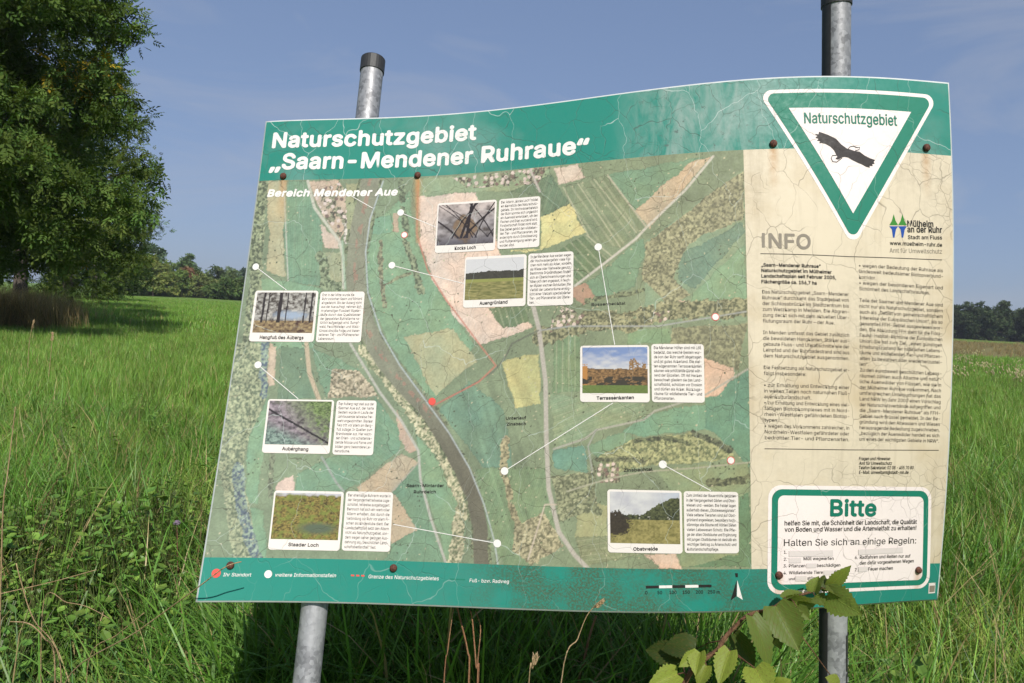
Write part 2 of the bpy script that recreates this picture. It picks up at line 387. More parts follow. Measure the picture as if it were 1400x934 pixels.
def cut_and_lay(name, v2, faces, h, mat, step=.02, bold=0.0):
    """flat outline in board coordinates -> cut into strips -> laid on the bent board"""
    bm = bmesh.new(); vs = [bm.verts.new((float(x), float(y), 0)) for x, y in v2]
    for f in faces:
        try: bm.faces.new([vs[i] for i in f])
        except ValueError: pass
    xs = [p[0] for p in v2]; ys = [p[1] for p in v2]
    if step:
        for ax, lo, hi, st in ((0, min(xs), max(xs), step), (1, min(ys), max(ys), step * 2.5)):
            k = math.ceil(lo / st)
            while k * st < hi:
                co = (k * st, 0, 0) if ax == 0 else (0, k * st, 0); no = (1, 0, 0) if ax == 0 else (0, 1, 0)
                bmesh.ops.bisect_plane(bm, geom=bm.verts[:] + bm.edges[:] + bm.faces[:], plane_co=co, plane_no=no); k += 1
    bmesh.ops.triangulate(bm, faces=bm.faces[:])
    bm.verts.ensure_lookup_table(); bm.verts.index_update()
    A = np.array([v.co.x for v in bm.verts]); B = np.array([v.co.y for v in bm.verts])
    Fc = np.array([[v.index for v in f.verts] for f in bm.faces], np.int32); bm.free()
    if bold:                                     # heavier strokes: shifted layers, each a hair above the last
        k = len(A); sh = [(0, 0)] + [(bold * math.cos(t), bold * math.sin(t)) for t in np.linspace(.4, 6.68, 7)[:-1]]
        H = np.concatenate([np.full(k, h + 2.5e-5 * i) for i in range(7)]); Fc = np.concatenate([Fc + k * i for i in range(7)])
        A = np.concatenate([A + q[0] for q in sh]); B = np.concatenate([B + q[1] for q in sh]); h = H
    P = S(A, B, h)
    n = np.cross(P[Fc[:, 1]] - P[Fc[:, 0]], P[Fc[:, 2]] - P[Fc[:, 0]]); flip = (n * Snorm(A[Fc[:, 0]], B[Fc[:, 0]])).sum(1) < 0
    Fc[flip] = Fc[flip][:, ::-1]
    return make_obj(name, P, Fc, mat, board, uv=np.stack([A, B], 1))
def lay_poly(name, pts_ab, h, mat, step=.02): return cut_and_lay(name, pts_ab, [tuple(range(len(pts_ab)))], h, mat, step)
def lay_px(name, pts, h, mat, step=.02): return lay_poly(name, [ab(*p) for p in pts], h, mat, step)
def rounded(pts, r, n=6):
    out = []; N = len(pts)
    for i in range(N):
        p = np.array(pts[i], float); a = np.array(pts[i - 1], float) - p; b = np.array(pts[(i + 1) % N], float) - p
        a /= np.linalg.norm(a); b /= np.linalg.norm(b); ang = math.acos(np.clip(a @ b, -1, 1)); d = r / math.tan(ang / 2)
        c = p + (a + b) / np.linalg.norm(a + b) * r / math.sin(ang / 2)
        s = p + a * d - c; e_ = p + b * d - c; a0 = math.atan2(s[1], s[0]); a1 = math.atan2(e_[1], e_[0]); da = (a1 - a0 + math.pi) % (2 * math.pi) - math.pi
        out += [c + r * np.array([math.cos(a0 + da * t / n), math.sin(a0 + da * t / n)]) for t in range(n + 1)]
    return out
def inset(pts, d):
    out = []; N = len(pts); P = [np.array(p, float) for p in pts]; ar = sum(P[i][0] * P[(i + 1) % N][1] - P[(i + 1) % N][0] * P[i][1] for i in range(N))
    s = 1 if ar > 0 else -1
    for i in range(N):
        e1 = P[i] - P[i - 1]; e1 /= np.linalg.norm(e1); e2 = P[(i + 1) % N] - P[i]; e2 /= np.linalg.norm(e2)
        n1 = s * np.array([-e1[1], e1[0]]); n2 = s * np.array([-e2[1], e2[0]]); bis = n1 + n2
        out.append(P[i] + bis * d / (1 + n1 @ n2))
    return out
def stroke(name, pts, wid, h, mat):
    pts = [ab(*p) for p in pts]; L = []; Rr = []
    for i, p in enumerate(pts):
        t = pts[min(i + 1, len(pts) - 1)] - pts[max(i - 1, 0)]; t /= np.linalg.norm(t); n = np.array([-t[1], t[0]]) * wid / 2
        L.append(p + n); Rr.append(p - n)
    k = len(pts); v = L + Rr
    return cut_and_lay(name, v, [(i, i + 1, k + i + 1, k + i) for i in range(k - 1)], h, mat)
def dot(name, p, r, h, mat):
    c = ab(*p); return lay_poly(name, [c + r * np.array([math.cos(t), math.sin(t)]) for t in np.linspace(0, 2 * math.pi, 17)[:-1]], h, mat, 0)

# ---- lettering
def load_font():
    try: return bpy.data.fonts.load(os.path.join(bpy.utils.system_resource('DATAFILES'), 'fonts', 'Inter.woff2'))
    except Exception: return None
FONT = load_font(); TC = {}
def glyphs(s, bold=0.0, res=2, shear=0.0):
    k = (s, bold, res, shear)
    if k not in TC:
        cu = bpy.data.curves.new('t', 'FONT'); cu.body = s; cu.size = 1; cu.resolution_u = res; cu.shear = shear
        cu.space_character = 1 + bold * 1.2
        if FONT: cu.font = FONT
        ob = bpy.data.objects.new('t', cu); me = bpy.data.meshes.new_from_object(ob)
        v = np.array([x.co[:2] for x in me.vertices]).reshape(-1, 2); f = [tuple(p.vertices) for p in me.polygons]
        bpy.data.objects.remove(ob); bpy.data.curves.remove(cu); bpy.data.meshes.remove(me)
        TC[k] = (v, f, v[:, 0].min() if len(v) else 0, v[:, 0].max() if len(v) else 1)
    return TC[k]
CAPH = float(glyphs('H')[0][:, 1].max())
def line_geo(s, A, B, cap, bold, res, shear, natural=None):
    """s set from A to B (board metres), capitals cap metres high"""
    v, f, x0, x1 = glyphs(s, bold, res, shear)
    d = np.asarray(B) - np.asarray(A); L = np.linalg.norm(d); d = d / L; sx = L / (x1 - x0) if natural is None else natural
    n = np.array([-d[1], d[0]]); sy = cap / CAPH
    return np.asarray(A) + np.outer((v[:, 0] - x0) * sx, d) + np.outer(v[:, 1] * sy, n), f
def lettering(name, lines, h, mat, bold=0.0, res=2, shear=0.0, step=.03):
    """lines: (text, left baseline point, right baseline point, capital height) in image pixels"""
    vv = []; ff = []; k = 0
    for s, p, q, cap in lines:
        A = ab(*p); B = ab(*q); mm = np.linalg.norm(B - A) / math.hypot(q[0] - p[0], q[1] - p[1])
        v, f = line_geo(s, A, B, cap * mm * .9, bold, res, shear)
        vv.append(v); ff += [tuple(i + k for i in x) for x in f]; k += len(v)
    return cut_and_lay(name, np.concatenate(vv), ff, h, mat, step, max(bold, 0) * lines[0][3] * .0015 / CAPH)
def paragraph(name, lines, a0, a1, b_top, b_bot, cap, h, mat, bold=0.0, shear=0.0, ragged=()):
    vv = []; ff = []; k = 0; n = len(lines)
    nat = np.median([(a1 - a0) / (glyphs(s, bold, 1, shear)[3] - glyphs(s, bold, 1, shear)[2]) for i, s in enumerate(lines) if len(s) > 20 and i not in ragged] or [cap / CAPH])
    for i, s in enumerate(lines):
        if not s: continue
        b = b_top + (b_bot - b_top) * (i + .78) / n
        g = glyphs(s, bold, 1, shear); full = (g[3] - g[2]) * nat > .86 * (a1 - a0) and i not in ragged
        v, f = line_geo(s, (a0, b), (a1, b), cap, bold, 1, shear, None if full else nat)
        vv.append(v); ff += [tuple(q + k for q in x) for x in f]; k += len(v)
    return cut_and_lay(name, np.concatenate(vv), ff, h, mat, .05)

lettering('title_lettering', [('Naturschutzgebiet', (373, 202), (650, 190.5), 23), ('Saarn-Mendener Ruhraue', (386, 231), (786, 210.5), 24),
                              ('„', (369, 232), (383, 231.5), 18), ('“', (789, 209.5), (804, 208.5), 22)], L2, M_LETTER_W, .034, 4)
lettering('subtitle_lettering', [('Bereich Mendener Aue', (366, 269), (543, 267), 10.5)], L2, M_LETTER_W, .045, 3, .15)

# ---- aerial map, painted from fields, woods, river and roads
def paint_map(A, B, px):
    x, y = px[:, 0], px[:, 1]
    wx = x + 4 * (vnoise(x / 16, y / 16, 3) - .5) + 2.2 * (vnoise(x / 3, y / 3, 4) - .5); wy = y + 4 * (vnoise(x / 16, y / 16, 5) - .5) + 2.2 * (vnoise(x / 3, y / 3, 6) - .5)
    col = np.empty((len(x), 3)); col[:] = lin((118, 140, 104))
    f1 = fbm(x / 45, y / 45, 11); f2 = fbm(x / 7, y / 7, 21); f4 = fbm(x / 26, y / 26, 29); f3 = hash2(np.floor(x / 1.6), np.floor(y / 1.6), 31)
    col *= (.75 + .5 * f1)[:, None]
    def blend(mask, c, k=1.0):
        mk = (mask * k)[:, None]; col[:] = col * (1 - mk) + np.asarray(c) * mk
    def field(poly, c, stripes=None, amp=.25):
        mk = inpoly(wx, wy, poly).astype(float); cc = lin(c) * (.80 + .26 * f1 + .16 * f2)[:, None] * (1 + np.outer(f4 - .5, [.30, .0, -.22]))
        if stripes:
            ang, per = stripes; s = x * math.cos(ang) + y * math.sin(ang); st = (np.abs((s / per) % 1 - .5) < .12)
            cc = np.where(st[:, None], cc + amp * (lin((190, 195, 160)) - cc) * 1.0 * (.4 + 1.2 * f2)[:, None], cc * (1 - .1 * np.sin(s * 2.4))[:, None])
        de = dline(wx, wy, list(poly) + [poly[0]]); cc = cc * (1 - .22 * (de < 1.1) * (f2 > .42))[:, None]
        col[:] = col * (1 - mk[:, None]) + cc * mk[:, None]
    wd, wi = worley(wx / 5.2, wy / 5.2, 41); fw = fbm(x / 2.6, y / 2.6, 77, 3); wd2, wi2 = worley(x / 7.5, y / 7.5, 43)
    def wood(mask, light, dark, dens=.8):
        mk = mask & (fbm(x / 14, y / 14, 57) > (.62 - .5 * dens))
        t = np.clip((fw - .36) * 3.2 + (wd - .42) * .9, 0, 1)[:, None]; cc = lin(light) * (.78 + .4 * wi + .25 * (f1 - .5))[:, None] * (1 - t) + lin(dark) * (.75 + .5 * f1)[:, None] * t
        col[:] = np.where(mk[:, None], cc, col)
    def trees(line, wid, light, dark, dens=.8):
        d = dline(wx, wy, line); wood(d < wid * (.6 + .8 * f2), light, dark, dens)
    def road(line, wid, c, k=.9): blend(np.clip((wid - dline(x, y, line)) / 1.2 + .5, 0, 1), lin(c), k)
    def village(mask, dens=.35):
        c2 = np.where((wi2 > .5)[:, None], lin((205, 190, 178)), lin((120, 100, 88)))
        mk = mask & (wd2 < .33) & (wi2 > 1 - dens * 2); col[:] = np.where(mk[:, None], c2, col)
        wood(mask & (f2 > .5) & ~mk, (150, 155, 120), (75, 75, 60), .8)
    G1, G2, G3, G4 = (106, 147, 112), (118, 158, 118), (100, 132, 100), (124, 150, 108)
    # left bank
    field([(363,248),(392,248),(388,317),(390,379),(366,371),(368,317)], (170,168,126)); field([(392,248),(421,248),(443,317),(438,392),(394,384),(388,317)], G1, (.03, 11), .06)
    field([(352,380),(395,384),(440,395),(430,475),(350,480)], G2); field([(421,248),(464,248),(474,268),(474,307),(464,327),(440,291)], (190,168,140))
    field([(440,307),(464,327),(464,340),(444,338)], (203,182,158)); field([(438,345),(468,345),(470,394),(438,392)], (150,160,120))
    field([(474,250),(495,250),(480,330),(470,330)], (150,160,116)); field([(428,475),(492,505),(450,545),(436,520)], G1, (.9, 14), .05)
    field([(449,543),(492,507),(519,543)], (160,155,118)); field([(368,470),(378,475),(376,528),(366,528)], (196,176,146))
    field([(385,475),(420,475),(436,546),(380,546)], G3); field([(366,540),(362,610),(352,690),(335,690),(340,603)], G2)
    field([(515,545),(549,590),(545,616),(489,664),(455,650),(440,625),(510,622)], G1, (2.2, 13), .05)
    field([(378,664),(400,650),(404,670),(380,672)], (202,178,158)); field([(404,650),(440,630),(489,664),(470,672),(404,672)], G1)
    field([(489,668),(549,619),(572,633),(536,672),(572,726),(536,745)], (182,166,132)); field([(572,633),(536,672),(572,726),(590,709),(575,656)], G1)
    field([(540,560),(552,580),(572,616),(560,622),(545,600)], (186,160,134)); field([(536,745),(589,712),(609,770),(520,770),(534,755)], G1)
    field([(570,590),(640,690),(632,765),(612,765),(590,705),(576,650)], (120,158,116)); field([(330,690),(360,700),(366,765),(330,765)], G2)
    # right bank
    field([(520,300),(560,262),(568,330),(600,400),(650,472),(592,548),(530,470),(505,400),(502,340)], G2)
    field([(512,298),(536,294),(536,318),(510,320)], (108,158,126)); field([(552,462),(620,448),(652,492),(594,542)], (166,170,124))
    field([(538,292),(546,292),(546,318),(538,318)], (176,160,132))
    field([(568,246),(755,226),(740,262),(640,262),(572,268)], (138,160,118))
    field([(571,268),(650,262),(672,300),(700,420),(728,448),(657,472),(620,430),(590,380),(573,330)], (212,190,168))
    field([(699,262),(754,240),(779,280),(741,295),(739,269)], (98,126,92), (.35, 9), .08)
    field([(739,296),(780,280),(802,320),(721,346),(690,344),(739,340)], (206,200,126))
    field([(770,256),(831,240),(882,309),(847,340),(805,324),(781,282)], (116,136,98), (-.62, 13), .22)
    field([(758,345),(802,322),(831,354),(786,391),(784,345)], (92,122,82), (-.75, 10), .3); field([(668,420),(722,420),(724,440),(686,450)], (98,124,82), (-.3, 9), .2)
    field([(757,230),(790,225),(800,242),(765,255)], (206,186,162)); field([(831,240),(962,214),(884,311)], G1)
    field([(945,220),(972,214),(888,312),(868,290)], (184,168,134)); field([(802,388),(879,324),(882,343),(869,391),(818,410)], G1)
    field([(786,391),(803,388),(818,410),(795,415),(784,408)], (172,140,112))
    field([(882,330),(1016,232),(1020,440),(882,440)], (124,152,116)); field([(930,349),(1014,303),(1018,317),(950,394),(927,381)], (98,136,112), (-.7, 6), .05)
    field([(945,402),(1018,335),(1020,420),(985,432),(945,425)], G2); field([(926,410),(944,412),(942,425),(924,424)], (206,184,160))
    field([(687,494),(736,483),(740,552),(705,559)], (178,178,110)); field([(757,462),(793,458),(795,532),(757,540)], (108,140,96), (0, 8.5), .22)
    field([(858,450),(916,450),(916,468),(858,470)], (112,150,108)); field([(640,520),(690,560),(700,640),(660,640),(600,560)], (100,140,112))
    field([(753,540),(880,548),(884,570),(815,592),(757,614)], (126,152,112), (1.25, 8), .12); field([(756,616),(800,610),(804,648),(758,640)], (94,146,122))
    field([(888,566),(964,552),(968,588),(873,596),(850,590)], (106,156,122)); field([(800,612),(850,590),(868,598),(815,625)], (112,150,112))
    field([(964,545),(1025,503),(1026,640),(997,610),(964,585)], (88,140,112)); field([(962,490),(1000,492),(1004,515),(982,541),(962,543)], (202,172,144))
    field([(895,640),(1025,632),(1026,775),(930,775),(930,690)], (128,150,106)); field([(1010,680),(1026,670),(1026,775),(940,775),(1010,757)], (92,132,92))
    field([(790,690),(830,690),(832,755),(786,734)], (150,160,110)); field([(786,734),(873,730),(873,760),(800,774)], (122,138,98), (1.45, 7), .18)
    field([(880,757),(924,757),(931,778),(902,778)], (208,182,156)); field([(650,640),(745,640),(760,720),(720,775),(690,775),(655,690)], (112,142,98), (.35, 8), .06)
    # woods
    wood((dline(wx, wy, [(357,250),(352,330),(350,400),(340,470)]) < 9), (150,165,120), (70,86,62), .9)
    wood(inpoly(wx, wy, [(322,470),(368,470),(366,536),(340,603),(333,643),(353,762),(318,765),(307,686),(298,640)]), (164,176,132), (92,112,84), 1.1)
    wood((dline(wx, wy, [(362,470),(360,540)]) < 5) | (dline(wx, wy, [(326,640),(330,700),(352,765)]) < 8), (140,165,140), (70,92,112), 1.0)
    wood((dline(wx, wy, [(372,620),(370,680)]) < 3.5), (130,145,110), (80,90,70), 1)
    trees([(500,478),(540,530),(575,580),(612,632),(632,690),(622,765)], 9, (196,192,150), (104,120,80), .95)
    trees([(472,300),(474,330)], 3, (210,205,190), (120,120,100)); trees([(440,350),(446,390),(465,392)], 7, (140,160,118), (66,84,58))
    trees([(549,250),(553,300),(560,345),(575,400)], 4, (130,150,110), (74,90,66)); trees([(553,322),(566,360),(578,400)], 4, (140,155,115), (70,86,62))
    trees([(520,330),(522,380),(525,420)], 3, (146,150,112), (92,96,72)); trees([(525,390),(560,375)], 2, (140,150,110), (92,96,72))
    wood(inpoly(wx, wy, [(455,505),(492,507),(519,543),(449,543)]), (196,184,150), (116,112,84), .8)
    wood(inpoly(wx, wy, [(882,332),(934,295),(975,262),(1016,236),(1016,300),(960,322),(934,346),(921,381),(942,401),(914,420),(879,381)]), (160,164,122), (98,104,74), 1.15)
    wood(inpoly(wx, wy, [(920,450),(1022,442),(1008,505),(964,490),(916,470)]), (142,148,108), (98,104,76), 1.0)
    trees([(740,462),(775,448),(810,438),(860,440),(915,425),(1015,420)], 13, (152,156,112), (72,82,54), .85)
    trees([(800,412),(860,402),(880,398)], 3, (130,146,104), (62,76,52))
    wood(inpoly(wx, wy, [(815,625),(866,599),(953,592),(997,614),(1004,625),(950,634),(895,634),(844,647)]), (166,174,116), (96,112,72), 1.0)
    trees([(868,602),(905,598),(940,606)], 3, (110,124,84), (48,60,40)); trees([(950,594),(980,606),(998,616)], 4, (104,116,84), (44,56,40))
    trees([(970,660),(1025,655)], 6, (112,122,84), (52,62,42)); trees([(815,628),(880,630)], 3, (120,130,90), (58,68,46))
    trees([(690,600),(688,645),(700,690),(715,735),(735,765)], 5, (170,164,120), (104,104,72), .9)
    wood(inpoly(wx, wy, [(705,720),(745,700),(770,745),(725,775),(700,750)]), (176,172,130), (104,106,74), .9)
    wood(inpoly(wx, wy, [(755,650),(812,646),(818,700),(790,706),(765,712)]), (150,160,118), (84,96,66), .75)
    trees([(812,640),(806,690),(820,700)], 4, (130,144,104), (80,92,64)); trees([(655,740),(662,778)], 10, (164,166,126), (98,102,72))
    village(inpoly(x, y, [(428,262),(464,250),(474,268),(474,307),(464,327),(440,291)]))
    village(inpoly(x, y, [(620,244),(750,228),(735,252),(640,258)])); village(inpoly(x, y, [(758,415),(800,430),(790,445),(752,455)]), .3)
    village(inpoly(x, y, [(815,632),(845,632),(848,660),(818,660)]), .35); village(inpoly(x, y, [(888,428),(915,425),(916,440),(890,442)]), .4)
    # single trees and bushes dotted along boundaries
    bd, bi = worley(x / 6.5, y / 6.5, 91); mk = (bd < .12 + .2 * (bi - .6)) & (bi > .6) & (fbm(x / 22, y / 22, 93) > .62); col[:] = np.where(mk[:, None], lin((74, 90, 62)), col)
    mk = (bd < .16) & (bi < .07); col[:] = np.where(mk[:, None], lin((176, 178, 140)), col)
    col *= (.84 + .32 * fbm(x / 10, y / 10, 95))[:, None]
    # streaks on the flood plain
    mk = inpoly(x, y, [(600,560),(690,500),(745,540),(750,720),(690,778),(668,690),(640,630)]); st = vnoise((x - .32 * y) / 5, y / 90, 71)
    col[:] = np.where(mk[:, None], col * (.8 + .4 * st)[:, None], col)
    # river
    RV = [(507,246),(497,290),(489,330),(486,370),(488,400),(500,445),(515,475),(532,502),(560,535),(585,562),(608,600),(630,640),(648,680),(656,720),(659,780)]
    d = dline(x, y, RV); rw = 13 - 2.5 * np.clip((y - 500) / 100, 0, 1)
    cr = lin((128, 134, 108)) * np.clip((620 - y) / 120, 0, 1)[:, None] + lin((98, 98, 78)) * np.clip((y - 500) / 120, 0, 1)[:, None]
    blend(np.clip((rw - d) / 1.5 + .5, 0, 1), cr * (.78 + .44 * fbm((x - .4 * y) / 9, (y + .4 * x) / 30, 83))[:, None])
    for sg in (-1, 1): wood((np.abs(d - rw - 1.2) < 2.2) & (fbm(x / 9, y / 9, 85 + sg) > .52) & ((x - np.interp(y, [q[1] for q in RV], [q[0] for q in RV])) * sg > 0), (128, 142, 100), (72, 84, 58), 1.2)
    blend((np.abs(d) < 3) & (f2 > .52) & (y < 570), lin((170, 112, 92)), .45)
    road([(524,248),(506,300),(500,345),(503,400),(521,455),(547,500),(580,545),(614,592),(642,640),(662,690),(676,740),(682,780)], .9, (172, 188, 190), .8)
    # roads
    road([(421,248),(430,284),(464,330),(469,350),(470,394)], 2, (188,190,170)); road([(468,330),(472,394)], 1.2, (150,180,150))
    road([(479,470),(519,536),(549,576),(572,616),(575,656),(589,709),(609,768)], 1.7, (176,178,164)); road([(419,470),(423,510),(436,546)], 3, (188,170,136))
    road([(394,384),(388,248)], .8, (180,186,168)); road([(572,633),(536,672)], 1, (160,160,140)); road([(440,625),(460,660),(470,672)], 1.5, (150,160,150))
    road([(975,214),(938,259),(884,311),(869,327),(824,362),(786,391)], 1.6, (190,192,180)); road([(831,240),(884,311)], 1.2, (176,176,150)); road([(725,232),(738,262)], 1.6, (184,178,170))
    road([(729,418),(737,450),(746,523),(747,600),(750,668),(764,727),(785,758),(806,780)], 3, (176,174,164)); road([(738,452),(780,446),(900,446),(1020,426)], 1, (150,160,160))
    road([(757,614),(800,600),(815,588),(880,574),(895,562),(964,540),(1025,503)], 1.4, (158,164,150)); road([(815,588),(804,610),(810,645)], 1, (150,160,150))
    road([(775,672),(830,655),(880,645),(950,640),(1026,632)], 1, (160,164,140)); road([(722,765),(745,690),(760,690)], 1, (190,180,160))
    road([(590,556),(640,530),(675,508),(690,490),(700,470),(736,452)], 1.2, (90,100,84), .8)
    for pts in ([(770,256),(806,325)], [(790,251),(848,338)], [(812,245),(870,318)], [(802,322),(836,350)]): road(pts, .7, (178, 184, 150))
    # protected-area boundary
    road([(572,250),(570,320),(585,370),(610,410),(640,450),(658,474),(678,500),(655,522),(592,555)], 1.1, (188, 112, 86), .85)
    road([(571,244),(571.5,330)], 3, (186, 140, 84), .5); road([(388,248),(388.5,300)], 4, (178, 160, 110), .35)
    col *= (.88 + .24 * f3)[:, None]
    g = col.mean(1, keepdims=True); col[:] = col * .80 + g * .20
    wm = np.clip((x - 560) / 300, 0, 1)[:, None]
    return np.clip((col * 1.06 + .028) * (np.array([1.05, 1.0, 1.02]) * (1 - wm) + np.array([1.16, 1.02, .95]) * wm), 0, 1)
grid_print('aerial_map', e, A_INFO, B_FOOT, B_HDR, L1, M_MAP, 610, 470, paint_map)

# ---- photo cards on the map
def rect_of(q):
    p = [ab(*x) for x in q]
    return (p[0][0] + p[3][0]) / 2, (p[1][0] + p[2][0]) / 2, (p[2][1] + p[3][1]) / 2, (p[0][1] + p[1][1]) / 2
def card(name, q, r=.006):
    a0, a1, b0, b1 = rect_of(q); lay_poly(name, rounded([(a0, b0), (a1, b0), (a1, b1), (a0, b1)], r), L3, M_CARD); return a0, a1, b0, b1
def mixc(t, a, b): t = np.clip(t, 0, 1)[:, None]; return a * (1 - t) + b * t
def pic_swamp(s, t, k):          # tangled branches over pale water
    n = fbm(s * 9, t * 9, k); c = mixc(n * 1.6 - .3, lin((70, 62, 60)), lin((176, 168, 170)))
    c = mixc((t - .55) * 4 * n, c, lin((208, 192, 186)) * np.ones((len(s), 1))); c = mixc(2.2 - 14 * np.abs(np.hypot((s - .5) * 1.5, t - .38) - .18) * n * 2, c, lin((128, 106, 86)) * (.6 + .8 * fbm(s * 30, t * 30, k))[:, None])
    for i in range(11):
        x0, a = hash2(np.array([i]), np.array([k]), 3)[0], 2 * hash2(np.array([i]), np.array([k]), 5)[0] - 1
        d = np.abs(s - x0 - a * (t - .3) - .5 * a * (t - .4) ** 2); c = np.where((d < .012 + .012 * (i % 3 == 0))[:, None] & (t > .15)[:, None], lin((38, 30, 34)), c)
    return mixc((.28 - t) * 5 * n, c, lin((60, 58, 76)) * np.ones((len(s), 1)))
def pic_meadow(s, t, k):
    n = fbm(s * 12, t * 40, k); c = mixc(n * 1.4 - .2, lin((92, 98, 52)), lin((168, 158, 104)))
    ridge = .62 + .09 * fbm(s * 6, s * 0, k) + .03 * fbm(s * 30, s * 0, k); c = np.where((t > .5)[:, None], lin((66, 64, 56)) * (.7 + .6 * fbm(s * 30, t * 30, k))[:, None], c)
    c = np.where(((t > .43) & (t < .5))[:, None], lin((148, 150, 84)), c); return np.where((t > ridge)[:, None], lin((214, 212, 214)) * (.94 + .06 * n)[:, None], c)
def pic_forest(s, t, k):
    n = fbm(s * 22, t * 22, k); c = mixc(n * 2.2 - .6, lin((70, 62, 56)), lin((190, 186, 180)))
    c = mixc(2 - np.hypot((s - .62) * 2.6, (t - .43) * 6.5) * 1.6 - n, c, lin((158, 172, 192)) * np.ones((len(s), 1)))
    c = np.where((t < .3)[:, None], mixc(n * 2 - .5, lin((70, 46, 44)), lin((172, 150, 110))), c)
    for x0, wd_ in ((.12, .018), (.2, .01), (.4, .03), (.52, .01), (.82, .012), (.93, .016)): c = np.where(((np.abs(s - x0 - .02 * t) < wd_) & (t > .25))[:, None], lin((46, 40, 42)), c)
    return c
def pic_slope(s, t, k):
    n = fbm(s * 16, t * 16, k); n2 = fbm(s * 40, t * 40, k + 3); c = mixc(n * 2 - .5, lin((82, 74, 80)), lin((172, 158, 166)))
    c = mixc((s - .3) * 3 * n + (t - .6), c, mixc(n2 * 2 - .5, lin((66, 84, 48)), lin((140, 160, 104)))); c = mixc((.95 - s - 1.6 * t) * 3 * (n + .3), c, mixc(n2 * 2 - .5, lin((70, 86, 84)), lin((150, 172, 160))))
    return np.where((np.abs(t - .8 + .75 * s) < .03 * n2 + .01)[:, None], lin((44, 40, 44)), c)
def pic_pond(s, t, k):
    n = fbm(s * 14, t * 14, k); n2 = fbm(s * 45, t * 45, k + 9); c = mixc(n2 * 2 - .5, lin((70, 62, 34)), lin((158, 140, 76)))
    c = mixc((n - .45) * 5, c, lin((124, 130, 62)) * (.6 + .8 * n2)[:, None]); c = mixc(1.7 - np.hypot((s - .68) * 3, (t - .24) * 7) * 1.5, c, lin((92, 104, 84)) * np.ones((len(s), 1)))
    return mixc((t - .88 - .1 * n) * 20, c, lin((196, 194, 200)) * np.ones((len(s), 1)))
def pic_terrace(s, t, k):
    n = fbm(s * 8, t * 12, k); n2 = fbm(s * 40, t * 40, k + 9); c = mixc((t - .5) * 2.4 + n - .5, lin((214, 210, 208)), lin((124, 144, 188)))
    ridge = .5 + .06 * fbm(s * 7, s * 0, k); tr = fbm(s * 9, s * 0, k + 2) * .35 * (np.abs(s - .85) < .13); c = np.where(((t < ridge + tr * (n2 > .45)))[:, None], mixc(n2 * 2 - .5, lin((78, 58, 38)), lin((166, 128, 84))), c)
    c = np.where(((s < .08) & (t < .62 * (.8 + .4 * n2)))[:, None], lin((186, 130, 70)), c); c = np.where(((t < .36) & (n > .52))[:, None], lin((60, 54, 44)), c)
    return np.where((t < .17)[:, None], lin((104, 122, 62)) * (.8 + .4 * n2)[:, None], c)
def pic_orchard(s, t, k):
    n = fbm(s * 8, t * 10, k); n2 = fbm(s * 40, t * 40, k + 9); c = mixc(n * 1.6 - .3, lin((190, 188, 194)), lin((216, 214, 212))); c = mixc((s - .6) * 2 * (n), c, lin((160, 178, 206)) * np.ones((len(s), 1)))
    ridge = .56 + .36 * np.clip((s - .45) * 2.2, 0, 1) * (.75 + .4 * fbm(s * 6, s * 0, k)) + .07 * (n2 - .5); c = np.where((t < ridge)[:, None], mixc(n2 * 2 - .6, lin((42, 46, 32)), lin((104, 108, 72))), c)
    c = np.where((t < .46)[:, None], mixc(n2 * 1.6 - .2 + (n - .5), lin((112, 106, 60)), lin((164, 152, 96))), c); c = np.where(((np.hypot((s - .1) * 1.3, t - .38) < .24 * (.5 + n2)))[:, None], lin((60, 52, 42)) * (.5 + n2)[:, None], c)
    return np.where(((t > .47) & (t < .53) & (hash2(np.floor(s * 28), np.floor(s * 0), k) > .7) & (s > .3) & (n2 > .5))[:, None], lin((186, 182, 170)), c)
